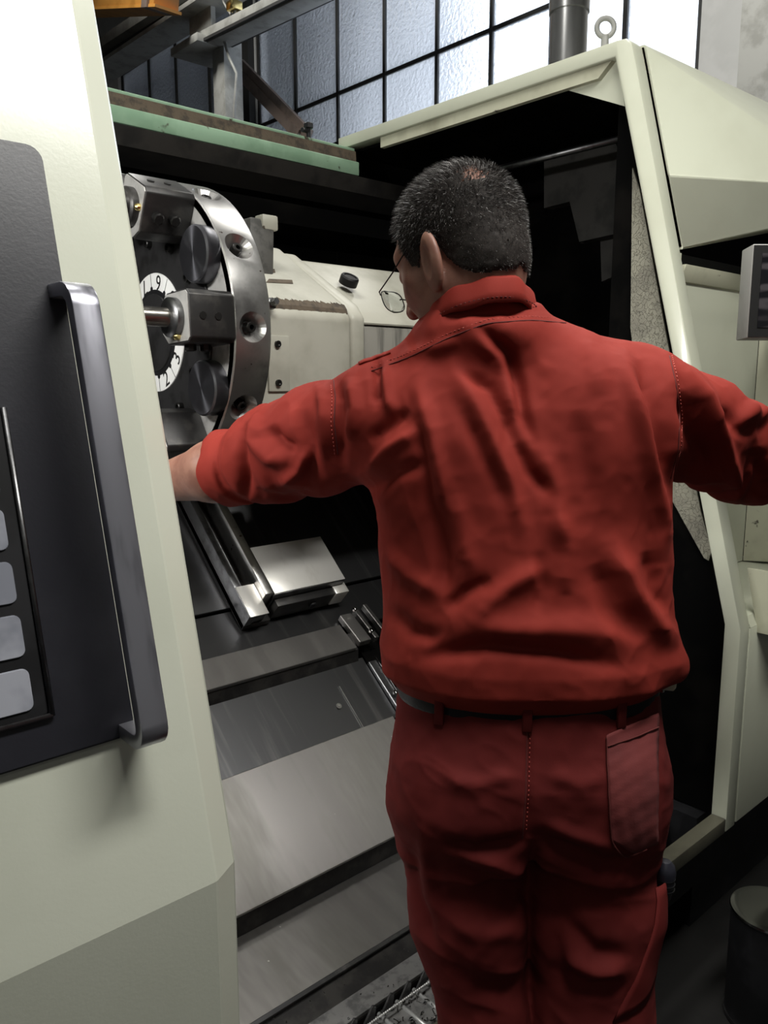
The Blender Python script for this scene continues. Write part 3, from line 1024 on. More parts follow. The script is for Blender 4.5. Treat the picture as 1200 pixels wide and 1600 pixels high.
# chipped edge where the paint has gone
chip = []
bm = bmesh.new()
top, bot = [], []
N_ = 60
for i in range(N_ + 1):
    x = 1.10 + (1.33 - 1.10) * i / N_
    env = min(1, i / 4, (N_ - i) / 3) * (.35 + .65 * abs(math.sin(i * .55)))
    a = .001 + .016 * rng.random() * env
    b = .001 + .016 * rng.random() * env
    top.append(bm.verts.new((x, 1.6235 + a * .85 - .0012, 1.6885 + a * .53 + .0012)))
    bot.append(bm.verts.new((x, 1.6095 - b * .2, 1.6665 - b * .4)))
mid = [bm.verts.new((t.co.x, 1.6135, 1.6785)) for t in top]
for i in range(N_):
    bm.faces.new((bot[i], bot[i + 1], mid[i + 1], mid[i]))
    bm.faces.new((mid[i], mid[i + 1], top[i + 1], top[i]))
link_mesh('paint_chip', bm_mesh(bm, 'paint_chip'), RUST, ho)
kn = atY(545, 428, 1.76)
sl = Vector((0, -.53, .85)).normalized()
kp = Vector((kn.x, 1.76, 1.66 + (1.76 - 1.655) * .70 + .038))
lathe('oil_plug', kp - sl * .01, sl, [(0, 0), (0, .026), (.020, .026), (.024, .023), (.024, .018), (.021, .017), (.021, 0)], BLACK, ho, 28)
pl = box('cover_plate', (XA + .045, 1.594, 1.475), (XA + .105, 1.60, 1.605), CAST, ho, .002)
for z in (1.495, 1.585):
    lathe('plate_screw', (XA + .070, 1.594, z), (0, -1, 0), [(0, 0), (0, .008), (.006, .008), (.006, .004), (.003, 0)], SCREWM, ho, 12)
lathe('hex_fitting', (XA + .055, 1.60, 1.675), (0, -1, .2), [(0, 0), (0, .014), (.012, .014), (.014, .010), (.03, .008), (.03, 0)], STEEL_D, ho, 6)
for (xa, xb, zz) in ((1.15, 1.235, 1.745), (1.17, 1.215, 1.775)):
    yy = 1.625 + (zz - 1.688) / .621
    hexa('paint_chip', [(xa, yy - .012, zz - .0068), (xb, yy - .006, zz - .0030), (xb + .01, yy + .012, zz + .0080), (xa + .02, yy + .006, zz + .0042),
                        (xa, yy - .0125, zz - .0058), (xb, yy - .0065, zz - .0020), (xb + .01, yy + .0115, zz + .009), (xa + .02, yy + .0055, zz + .0052)], RUST, ho)

# ------------------------------------------------------------------ bed covers
be = mc
X0, X1 = -.75, 1.405
th = .012


def strip(name, a, b, m, x0=X0, x1=X1, t=th, bev=.0015):
    a, b = Vector((0,) + a), Vector((0,) + b)
    n = Vector((0, -(b.z - a.z), b.y - a.y)).normalized()
    if n.z < 0:
        n = -n
    q = [(a.y, a.z), (b.y, b.z), (b.y - n.y * t, b.z - n.z * t), (a.y - n.y * t, a.z - n.z * t)]
    return prism(name, q, 'x', x0, x1, m, be, bev, 1)


strip('lower_cover', (1.13, .333), (1.33, .367), PLATE, x1=2.86)
strip('gutter', (1.073, .315), (1.128, .325), OXIDE, x1=2.86)
strip('gutter_lip', (1.123, .332), (1.133, .336), PLATE_D, x1=2.86)
prism('riser', [(1.312, .365), (1.312, .418), (1.33, .43), (1.34, .365)], 'x', X0, 2.86, OXIDE, be)
strip('wide_cover', (1.298, .424), (1.52, .600), PLATE)
strip('rubbed_cover', (1.518, .592), (1.67, .722), PLATE_D, x1=X1 + .02)
prism('cover_step', [(1.664, .70), (1.664, .752), (1.70, .79), (1.70, .70)], 'x', X0, X1, OXIDE, be)
strip('step_cover', (1.655, .762), (1.732, .811), PLATE, x1=X1 - .012)
strip('dark_cover', (1.735, .795), (1.852, .880), PLATE_D, x1=2.86)
strip('back_cover', (1.850, .890), (2.46, 1.457), PLATE_D, x1=2.86)
# a seam and screw on the rubbed cover
sx = 1.30
link_mesh('cover_seam', tube_mesh('cover_seam', [(sx, 1.519, .596), (sx, 1.62, .6825)], .0012, 5), STEEL, be)
lathe('cover_screw', (1.265, 1.58, .648), (0, -.64, .77), [(0, 0), (0, .008), (.002, .008), (.002, .004), (.0, .003), (0, 0)], STEEL, be, 12)
# wiper strips and guide ends at the right end of the covers
for (a, b, xo, m) in (((1.655, .775), (1.745, .833), 0.0, PLATE), ((1.652, .777), (1.75, .84), .055, STEEL), ((1.655, .775), (1.76, .843), .10, STEEL)):
    strip('wiper_strip', a, b, m, x0=X1 + xo, x1=X1 + xo + (.042 if xo == 0 else .014), t=.02)
for (y, z, xo) in ((1.735, .842, .045), (1.662, .795, .045), (1.55, .645, .035), (1.47, .58, .04), (1.62, .70, .10)):
    lathe('wiper_screw', (X1 + xo, y, z), (0, -.64, .77), [(0, 0), (0, .0075), (.007, .0075), (.007, .004), (.004, .003), (.004, 0)], CHROME, be, 12)
strip('end_rail', (1.52, .612), (1.645, .715), STEEL_D, x0=X1 + .022, x1=X1 + .05, t=.02)
link_mesh('rail_edge', tube_mesh('rail_edge', [(X1 + .05, 1.53, .625), (X1 + .05, 1.645, .722)], .0016, 5), CHROME, be)
strip('end_rail', (1.34, .46), (1.505, .596), STEEL_D, x0=X1 + .004, x1=X1 + .034, t=.02)
strip('side_cover', (1.30, .415), (1.86, .87), INNER, x0=X1 + .03, x1=2.86, t=.02)
link_mesh('tray_edge', tube_mesh('tray_edge', [(1.9, 1.30, .4), (2.5, 1.30, .41)], .004, 5), STEEL, be)

# slide block on the slope
U_ = Vector((0, -.732, -.681)).normalized()      # down the slope
Nn = Vector((0, -.681, .732)).normalized()       # out of the slope
def slope_pt(x, y, n):
    z = .88 + .93 * (y - 1.85)
    return Vector((x, y, z)) + Nn * n
def slope_box(name, x0, x1, ya, yb, n0, n1, m, parent, bev=.002):
    q = []
    for n in (n0, n1):
        for x, y in ((x0, ya), (x1, ya), (x1, yb), (x0, yb)):
            q.append(slope_pt(x, y, n))
    return hexa(name, q, m, parent, bev)
sb = thing('slide_block', 'bright ground steel slide block on the sloping way covers', 'slide block', slope_pt(1.3, 1.8, 0))
slope_box('block', 1.192, 1.437, 1.826, 1.944, .012, .098, STEEL_D, sb)
slope_box('ground_top', 1.192, 1.437, 1.828, 1.944, .0985, .101, SHINY, sb, .0005)
slope_box('corner_pad', 1.400, 1.447, 1.806, 1.835, .02, .078, SHINY, sb)
slope_box('front_step', 1.20, 1.40, 1.808, 1.828, .014, .075, OXIDE, sb)
lathe('port', slope_pt(1.33, 1.806, .045), U_, [(0, 0), (0, .012), (.004, .012), (.004, .006), (0, 0)], BLACK, sb, 14)
sr = thing('slide_rail', 'grey steel rail running up the slope beside the slide block', 'rail', slope_pt(1.14, 1.9, 0))
slope_box('outer_rail', 1.105, 1.128, 1.80, 2.42, .01, .072, STEEL_D, sr)
slope_box('rail_foot', 1.105, 1.19, 1.80, 2.42, .008, .03, OXIDE, sr)
slope_box('inner_rail', 1.164, 1.190, 1.83, 2.42, .01, .102, STEEL, sr)
slope_box('rail_end_cap', 1.106, 1.163, 1.798, 1.87, .073, .0765, SHINY, sr, .0004)
slope_box('rail_end', 1.106, 1.163, 1.802, 1.87, .03, .072, STEEL_D, sr)

wl = thing('work_lamp', 'slim work lamp inside the lathe behind the left door', 'lamp', WORK)
obox('housing', WORK - Vector((.03, .0, -.03)), Vector((0, 1, 0)), Vector((.8, 0, -.6)), Vector((.6, 0, .8)), .05, .24, .02, GREYST, wl, .004)
tube('arm', [WORK - Vector((.05, 0, -.05)), WORK + Vector((-.2, .1, .1)), (-.76, 1.6, 2.15)], .012, BLACK, wl)
# ------------------------------------------------------------------ chip conveyor
SLATM = mat('worn_slat_steel', (.36, .355, .35), rough=.4, metal=.6, col2=(.2, .2, .2), nscale=30)
cv = thing('chip_conveyor', 'hinged steel chip conveyor at the bottom of the lathe', 'conveyor', (1.0, 1.0, .25))
box('side_rail', (X0, 1.018, .322), (1.5, 1.066, .330), SLATM, cv, .001)
box('rail_web', (X0, 1.016, .235), (2.86, 1.022, .322), OXIDE, cv)
pitch = .046
SL = None
LK = None
k = 0
x = .44
while x < 1.36:
    if SL is None:
        o = box('slat', (x, .888, .308), (x + pitch - .004, 1.010, .312), SLATM, cv)
        c = Vector((x, .935, .31))
        o.data.transform(Matrix.Translation(-(c - ORIG[cv.name])))
        o.location = c - ORIG[cv.name]
        SL = o.data
        o2 = link_mesh('slat_hinge', tube_mesh('slat_hinge', [(x + pitch - .002, .888, .314), (x + pitch - .002, 1.010, .314)], .0042, 6), mat('hinge_rod_steel', (.62, .62, .61), rough=.35, metal=.5), cv, smooth=True)
        o2.data.transform(Matrix.Translation(-(c - ORIG[cv.name])))
        o2.location = c - ORIG[cv.name]
        HG = o2.data
        o3 = prism('side_link', [(x, .312), (x + .030, .312), (x + .034, .340), (x + .026, .345)], 'y', 1.004, 1.009, STEEL_D, cv, .001, 1)
        o3.data.transform(Matrix.Translation(-(c - ORIG[cv.name])))
        o3.location = c - ORIG[cv.name]
        LK = o3.data
    else:
        for nm, me in (('slat', SL), ('slat_hinge', HG), ('side_link', LK)):
            inst(me, nm, None, cv, (x, .935, .31))
    x += pitch
# chips and swarf
bm = bmesh.new()
def curl(bm, c, r, n, wdt, ax, turn):
    d, u, v = frame_of(ax)
    pr = None
    for i in range(n + 1):
        a = turn * i / n
        p = c + (u * math.cos(a) + v * math.sin(a)) * r + d * (i / n * r * .8)
        q0, q1 = bm.verts.new(p - d * wdt), bm.verts.new(p + d * wdt)
        if pr:
            bm.faces.new((pr[0], q0, q1, pr[1]))
        pr = (q0, q1)
for i in range(420):
    c = Vector((random.uniform(.55, 1.36), random.uniform(.890, 1.000), random.uniform(.316, .322)))
    ax = Vector((random.gauss(0, 1), random.gauss(0, 1), random.gauss(0, .6)))
    curl(bm, c, random.uniform(.003, .007), 6, random.uniform(.0008, .002), ax, random.uniform(2, 7))
for i in range(60):
    c = Vector((random.uniform(.55, 1.3), random.uniform(1.02, 1.12), .334))
    curl(bm, c, random.uniform(.0015, .003), 5, random.uniform(.0005, .001), Vector((random.gauss(0, 1), random.gauss(0, 1), 1)), random.uniform(2, 6))
me = bm_mesh(bm, 'metal_chips')
ch = link_mesh('metal_chips', me, mat('dark_chips', (.06, .058, .055), rough=.3, metal=1, col2=(.25, .24, .23), nscale=90), None)
tag(ch, 'dark curled metal chips scattered on the conveyor', 'metal chips', kind='stuff')
bm = bmesh.new()
for i in range(150):
    t = i / 149
    p = Vector((.62 + .75 * t, .965 + .03 * math.sin(2.2 * t + .4), .3265 + .003 * math.sin(9 * t)))
    r = bmesh.ops.create_icosphere(bm, subdivisions=1, radius=.0028)
    bmesh.ops.translate(bm, verts=r['verts'], vec=p)
bc = link_mesh('bead_chain', bm_mesh(bm, 'bead_chain'), mat('bead_steel', (.85, .85, .84), rough=.25, metal=.5), None, smooth=True)
tag(bc, 'thin bright bead chain lying along the conveyor slats', 'chain')

# ------------------------------------------------------------------ bin by the machine foot
bn = thing('metal_bin', 'small dark round bin with a polished ridged steel lid', 'bin', (1.82, .655, 0))
bx_ = vw(.905, 1.70, 0)
lathe('body', bx_, (0, 0, 1), [(0, 0), (0, .082), (.01, .086), (.275, .088), (.275, 0)], BLACK, bn, 40)
lathe('base_rim', bx_, (0, 0, 1), [(.004, .084), (.004, .089), (.012, .089), (.012, .084)], STEEL_D, bn, 40)
prof = [(.275, .0885), (.279, .091), (.283, .089)]
for k in range(9):
    r = .084 - k * .009
    prof += [(.2835 + .0016 * (k % 2) + .0006 * k, r)]
prof += [(.292, 0)]
lathe('lid', bx_, (0, 0, 1), prof, mat('bin_lid_steel', (.32, .32, .32), rough=.16, metal=1), bn, 48)

# ------------------------------------------------------------------ the person
# built in view-aligned metres: a to the right, b forward, z up; origin under the pelvis
PO = Vector((.222, 1.20, 0))


def smin(a, b, k):
    h = np.maximum(k - np.abs(a - b), 0) / k
    return np.minimum(a, b) - h * h * k * .25


def smax(a, b, k):
    return -smin(-a, -b, k)


def capsule(P, a, b, ra, rb):
    a, b = np.array(a, np.float32), np.array(b, np.float32)
    ba = b - a
    t = np.clip(((P - a) @ ba) / (ba @ ba), 0, 1)
    return np.linalg.norm(P - a - t[:, None] * ba, axis=1) - (ra + (rb - ra) * t)


def chain(P, pts, k=.02):
    d = None
    for (p, r), (q, s) in zip(pts, pts[1:]):
        c = capsule(P, p, q, r, s)
        d = c if d is None else smin(d, c, k)
    return d


def ellip(P, c, r):
    q = (P - np.array(c, np.float32))
    r = np.array(r, np.float32)
    k0 = np.linalg.norm(q / r, axis=1)
    k1 = np.linalg.norm(q / (r * r), axis=1) + 1e-9
    return k0 * (k0 - 1) / k1


def loft(P, rows, pw=2.3):
    """rows: z, ca, cb, ra, rb"""
    R = np.array(rows, np.float32)
    z = P[:, 2]
    ca, cb, ra, rb = (np.interp(z, R[:, 0], R[:, i]) for i in (1, 2, 3, 4))
    x, y = (P[:, 0] - ca) / ra, (P[:, 1] - cb) / rb
    k = (np.abs(x) ** pw + np.abs(y) ** pw + 1e-9) ** (1 / pw)
    g = np.sqrt((x / ra) ** 2 + (y / rb) ** 2) / np.maximum(np.sqrt(x * x + y * y), 1e-6)
    d = (k - 1) / np.maximum(g, 1e-6)
    d = np.maximum(d, np.maximum(R[0, 0] - z, z - R[-1, 0]))
    return d


def sdf_mesh(name, f, lo, hi, h):
    lo, hi = np.array(lo, np.float32), np.array(hi, np.float32)
    n = np.ceil((hi - lo) / (4 * h)).astype(int) + 1
    cg = np.stack(np.meshgrid(*[lo[i] + 4 * h * np.arange(n[i]) for i in range(3)], indexing='ij'), -1).reshape(-1, 3).astype(np.float32)
    cv_ = f(cg).reshape(n)
    V = np.repeat(np.repeat(np.repeat(cv_, 4, 0), 4, 1), 4, 2)[2:-2, 2:-2, 2:-2].astype(np.float32)
    # node (i) of the fine grid sits at lo + h*(i+... ) ; centre the repeat blocks on the coarse nodes
    off = lo + h * .5
    near = np.abs(V) < 4 * h * 2.2
    idx = np.argwhere(near)
    out = np.empty(len(idx), np.float32)
    for s in range(0, len(idx), 400000):
        q = off + h * idx[s:s + 400000].astype(np.float32)
        out[s:s + 400000] = f(q)
    V[near] = out
    sg = V < 0
    c8 = [(i, j, k) for i in (0, 1) for j in (0, 1) for k in (0, 1)]
    sh = np.array(V.shape) - 1
    cnt = np.zeros(sh, np.int8)
    for (i, j, k) in c8:
        cnt += sg[i:i + sh[0], j:j + sh[1], k:k + sh[2]]
    act = (cnt > 0) & (cnt < 8)
    ids = -np.ones(sh, np.int64)
    cells = np.argwhere(act)
    ids[act] = np.arange(len(cells))
    acc = np.zeros((len(cells), 3))
    num = np.zeros(len(cells))
    for a in c8:
        for ax in range(3):
            if a[ax]:
                continue
            b = list(a)
            b[ax] = 1
            va = V[tuple((cells + a).T)]
            vb = V[tuple((cells + b).T)]
            m = (va < 0) != (vb < 0)
            t = va[m] / (va[m] - vb[m])
            p = np.tile(np.array(a, float), (m.sum(), 1))
            p[:, ax] += t
            acc[m] += p
            num[m] += 1
    verts = off + h * (cells + acc / num[:, None])
    quads = []
    for ax in range(3):
        o1, o2 = [(1, 2), (2, 0), (0, 1)][ax]
        sl0 = [slice(1, -1)] * 3
        A = sg
        e = [slice(None)] * 3
        e0, e1 = list(e), list(e)
        e0[ax], e1[ax] = slice(0, -1), slice(1, None)
        ch_ = A[tuple(e0)] != A[tuple(e1)]
        E_ = np.argwhere(ch_)
        E_ = E_[(E_[:, o1] > 0) & (E_[:, o2] > 0) & (E_[:, o1] < sh[o1]) & (E_[:, o2] < sh[o2])]
        u1, u2 = np.zeros(3, int), np.zeros(3, int)
        u1[o1], u2[o2] = 1, 1
        q = np.stack([ids[tuple((E_ - u1 - u2).T)], ids[tuple((E_ - u2).T)], ids[tuple(E_.T)], ids[tuple((E_ - u1).T)]], 1)
        ins = A[tuple(E_.T)]
        q[~ins] = q[~ins][:, ::-1]
        quads.append(q[(q >= 0).all(1)])
    quads = np.concatenate(quads)

    def grad(p):
        e = h * .5
        g = np.empty_like(p)
        for ax in range(3):
            d = np.zeros(3)
            d[ax] = e
            g[:, ax] = (f((p + d).astype(np.float32)) - f((p - d).astype(np.float32))) / (2 * e)
        return g
    for it in range(2):
        g = grad(verts)
        gn = np.linalg.norm(g, axis=1)
        step = np.clip(f(verts.astype(np.float32)) / np.maximum(gn, .3), -h, h)
        verts -= (g / np.maximum(gn, 1e-6)[:, None]) * step[:, None]
    return verts, quads


def quad_mesh(name, verts, quads):
    me = bpy.data.meshes.new(name)
    me.vertices.add(len(verts))
    me.vertices.foreach_set('co', np.asarray(verts, np.float32).ravel())
    me.loops.add(4 * len(quads))
    me.loops.foreach_set('vertex_index', quads.astype(np.int32).ravel())
    me.polygons.add(len(quads))
    me.polygons.foreach_set('loop_start', np.arange(0, 4 * len(quads), 4, dtype=np.int32))
    me.polygons.foreach_set('use_smooth', np.ones(len(quads), bool))
    me.update(calc_edges=True)
    me.validate()
    return me


def vnormals(verts, quads):
    p = verts[quads]
    n = np.cross(p[:, 2] - p[:, 0], p[:, 3] - p[:, 1])
    N = np.zeros_like(verts)
    for i in range(4):
        np.add.at(N, quads[:, i], n)
    return N / np.maximum(np.linalg.norm(N, axis=1), 1e-9)[:, None]


CP, SP = math.cos(PITCH), math.sin(PITCH)


def to_px(v):
    """projected position on the back of the figure, used only to lay the folds out"""
    dz = v[:, 2] - 1.5
    dep = v[:, 1] * CP - dz * SP
    return np.stack([600 + F_PX * v[:, 0] / dep, 800 - F_PX * (dz * CP + v[:, 1] * SP) / dep], 1)


def smooth01(x):
    x = np.clip(x, 0, 1)
    return x * x * (3 - 2 * x)


def fold_field(px, folds):
    d = np.zeros(len(px))
    for pts, amp, wdt in folds:
        pts = np.array(pts, float)
        lo, hi = pts.min(0) - 3 * wdt, pts.max(0) + 3 * wdt
        m = ((px > lo) & (px < hi)).all(1)
        if not m.any():
            continue
        q = px[m]
        best = np.full(len(q), 1e9)
        par = np.zeros(len(q))
        seg = np.linalg.norm(np.diff(pts, axis=0), axis=1)
        cum = np.concatenate([[0], np.cumsum(seg)])
        for i in range(len(pts) - 1):
            ba = pts[i + 1] - pts[i]
            t = np.clip(((q - pts[i]) @ ba) / (ba @ ba), 0, 1)
            dd = np.linalg.norm(q - pts[i] - t[:, None] * ba, axis=1)
            b = dd < best
            best[b] = dd[b]
            par[b] = (cum[i] + t[b] * seg[i]) / cum[-1]
        tp = np.minimum(1, np.minimum(par, 1 - par) * 4 + .15)
        d[m] += amp * tp * np.exp(-(best / wdt) ** 2)
    return d


def vnoise(p, seed=0):
    """smooth value noise, p (n,3)"""
    r = np.random.default_rng(seed)
    T = r.random((32, 32, 32))
    i = np.floor(p).astype(int)
    f = p - i
    f = f * f * (3 - 2 * f)
    out = 0
    for dx in (0, 1):
        for dy in (0, 1):
            for dz in (0, 1):
                wx = f[:, 0] if dx else 1 - f[:, 0]
                wy = f[:, 1] if dy else 1 - f[:, 1]
                wz = f[:, 2] if dz else 1 - f[:, 2]
                out = out + T[(i[:, 0] + dx) % 32, (i[:, 1] + dy) % 32, (i[:, 2] + dz) % 32] * wx * wy * wz
    return out * 2 - 1


# joints
SHR, ELR, WRR = (.405, 1.275, 1.462), (.655, 1.44, 1.365), (.76, 1.69, 1.335)
SHL, ELL, WRL = (-.005, 1.285, 1.435), (-.268, 1.475, 1.345), (-.47, 1.605, 1.292)
HC = np.array((.108, 1.275, 1.706))
PSI, PHI = math.radians(48), math.radians(24)
hf = np.array((-math.sin(PSI) * math.cos(PHI), math.cos(PSI) * math.cos(PHI), -math.sin(PHI)))
hr = np.array((math.cos(PSI), math.sin(PSI), 0.))
hu = np.cross(hr, hf)
HM = np.stack([hr, hf, hu])          # rows: head axes


def to_head(P):
    return ((P - HC.astype(np.float32)) @ HM.T.astype(np.float32))


def hw_(q):
    return HC + np.array(q) @ HM


def head_sdf(P):
    q = to_head(P)
    q[:, 2] = np.where(q[:, 2] < 0, q[:, 2] * .87, q[:, 2])
    d = ellip(q, (0, -.012, .018), (.0765, .098, .086))
    d = smin(d, ellip(q, (0, -.05, -.02), (.066, .052, .066)), .03)
    d = smin(d, ellip(q, (0, .040, -.035), (.061, .056, .080)), .035)
    qa = q.copy()
    qa[:, 0] = np.abs(qa[:, 0])
    d = smin(d, capsule(qa, (.052, .004, -.062), (.018, .078, -.108), .020, .020), .03)
    d = smin(d, capsule(q, (-.012, .082, -.110), (.012, .082, -.110), .017, .017), .02)
    d = smin(d, capsule(qa, (.048, .052, -.035), (.030, .075, -.045), .018, .016), .02)      # cheek
    d = smin(d, capsule(qa, (.046, .070, .010), (.008, .091, .008), .010, .010), .015)       # brow
    d = smax(d, -ellip(qa, (.032, .101, -.012), (.017, .012, .012)), .012)                   # eye socket
    d = smin(d, ellip(qa, (.032, .080, -.013), (.0125, .0125, .0125)), .003)                 # eye
    d = smin(d, capsule(q, (0, .092, -.008), (0, .114, -.048), .007, .011), .012)            # nose
    d = smin(d, ellip(qa, (.010, .104, -.052), (.008, .010, .007)), .006)
    d = smin(d, capsule(qa, (0, .098, -.076), (.020, .088, -.078), .006, .004), .006)        # lips
    d = smin(d, capsule(qa, (0, .096, -.085), (.017, .087, -.084), .006, .004), .005)
    # ears
    e = qa - np.array((.079, -.002, -.038), np.float32)
    ca, sa = math.cos(.38), math.sin(.38)
    ex = e[:, 0] * ca + e[:, 1] * sa
    ey_ = -e[:, 0] * sa + e[:, 1] * ca
    er_ = np.stack([ex, ey_ + .18 * e[:, 2], e[:, 2]], 1)
    ear = ellip(er_, (0.004, -.006, 0), (.0095, .0225, .037))
    ear = smax(ear, -ellip(er_, (.013, -.003, .003), (.008, .0115, .022)), .005)
    d = smin(d, ear, .007)
    return d


def hand(P, wrist, direc, side, upv, curl=.6):
    """palm, four fingers and a thumb that leaves the side of the palm"""
    w0 = np.array(wrist, float)
    d = np.array(direc, float)
    d /= np.linalg.norm(d)
    u = np.array(upv, float)
    u -= d * (u @ d)
    u /= np.linalg.norm(u)              # back of the hand
    s = np.cross(d, u) * side           # towards the thumb
    pk = w0 + d * .045
    D = None
    for t in (-.028, -.010, .009, .027):
        c = capsule(P, w0 + d * .012 + s * t * .7, w0 + d * .088 + s * t, .015, .0125)
        D = c if D is None else smin(D, c, .014)
    for i, (t, L) in enumerate(((.028, .068), (.0095, .076), (-.0095, .070), (-.028, .055))):
        p = w0 + d * .088 + s * t
        ang = .25
        for j, fr_ in enumerate((.45, .32, .23)):
            ang += curl * (.7 if j == 0 else .9)
            q = p + (d * math.cos(ang) - u * math.sin(ang)) * L * fr_
            D = smin(D, capsule(P, p, q, .0092 - .0008 * j, .0086 - .0008 * j), .004)
            p = q
    p = w0 + d * .030 + s * .030
    for j, (L, a_) in enumerate(((.040, .75), (.032, .45), (.026, .2))):
        q = p + (d * math.cos(a_) + s * math.sin(a_) - u * (.35 + .15 * j)) / 1.1 * L
        D = smin(D, capsule(P, p, q, .0135 - .002 * j, .0118 - .002 * j), .010 if j == 0 else .004)
        p = q
    return D


def body_sdf(P):
    d = head_sdf(P)
    d = smin(d, capsule(P, hw_((0, -.035, -.06)), (.152, 1.255, 1.50), .056, .064), .03)
    d = smin(d, capsule(P, hw_((0, .0, -.07)), (.150, 1.30, 1.50), .042, .05), .03)
    t = loft(P, [(.80, .222, 1.20, .15, .10), (.92, .222, 1.20, .16, .105), (1.05, .222, 1.225, .165, .105), (1.3, .215, 1.262, .17, .11),
                 (1.42, .205, 1.275, .165, .10), (1.50, .19, 1.275, .11, .07), (1.54, .17, 1.27, .06, .05)])
    d = smin(d, t, .03)
    d = smin(d, chain(P, [(SHR, .055), (ELR, .046), (WRR, .030)]), .04)
    fl = tuple(np.array(ELL) * .75 + np.array(WRL) * .25)
    d = smin(d, chain(P, [(SHL, .055), (ELL, .050), (fl, .056), (WRL, .032)]), .04)
    d = smin(d, hand(P, WRL, np.array((-.05, .163, .055)), 1, (0, -.3, 1), .55), .012)
    d = smin(d, hand(P, WRR, np.array(WRR) - np.array(ELR), -1, (.1, 0, 1), .45), .012)
    for sgn, hip, kn_, an in ((-1, (.130, 1.20, .86), (.150, 1.145, .50), (.140, 1.15, .10)), (1, (.315, 1.20, .86), (.330, 1.145, .50), (.335, 1.15, .10))):
        d = smin(d, chain(P, [(hip, .075), (kn_, .055), (an, .038)]), .03)
        d = smin(d, capsule(P, (an[0], an[1] - .02, .05), (an[0] + .01 * sgn, an[1] + .15, .035), .04, .03), .03)
    return d


SKIN = mat('skin', lin(144, 104, 88), rough=.5, col2=lin(124, 84, 71), nscale=30, nlo=.35, nhi=.7, bump=.12, bscale=380, bdist=.0008)
SKIN.node_tree.nodes['Principled BSDF'].inputs['Subsurface Weight'].default_value = .08
SKIN.node_tree.nodes['Principled BSDF'].inputs['Subsurface Radius'].default_value = (.01, .004, .002)


def place(me):
    """view metres -> mesh local to the person"""
    me.transform(Matrix.Translation(-PO))
    return me


def add_child(name, me, m, parent, smooth=True):
    o = bpy.data.objects.new(name, me)
    COL.objects.link(o)
    if len(me.materials) == 0:
        me.materials.append(m)
    o.parent = parent
    if smooth:
        me.polygons.foreach_set('use_smooth', [True] * len(me.polygons))
    return o


bv, bq = sdf_mesh('body', body_sdf, (-.72, .95, -.03), (.92, 1.90, 1.86), .0066)
person = bpy.data.objects.new('person', place(quad_mesh('person', bv, bq)))
COL.objects.link(person)
person.data.materials.append(SKIN)
pw = RT * PO.x + FW * PO.y
person.location = pw
person.rotation_euler = (0, 0, -YAW)
tag(person, 'person in red work shirt and trousers leaning into the open lathe', 'person')

# finer head over the same surface: head detail needs a finer net, so the face, ears and neck get their own patch
hv, hq = sdf_mesh('head', lambda P: smin(head_sdf(P), smin(capsule(P, hw_((0, -.035, -.06)), (.152, 1.255, 1.50), .056, .064),
                  capsule(P, hw_((0, .0, -.07)), (.150, 1.30, 1.50), .042, .05), .02), .03) - .0004, (-.01, 1.10, 1.50), (.27, 1.48, 1.86), .0028)
add_child('head', place(quad_mesh('head', hv, hq)), SKIN, person)

# -------------------------------------------------- shirt
RED = mat('red_work_cotton', lin(132, 46, 38), rough=.78, col2=lin(120, 40, 33), nscale=6, nlo=.35, nhi=.7, bump=.22, bscale=900, bdist=.0006, spec=.12)
RED2 = mat('dark_red_work_cotton', lin(98, 34, 32), rough=.8, col2=lin(88, 30, 29), nscale=6, nlo=.35, nhi=.7, bump=.22, bscale=900, bdist=.0006, spec=.12)


def lerp(a, b, t):
    return tuple(np.array(a) + (np.array(b) - np.array(a)) * t)


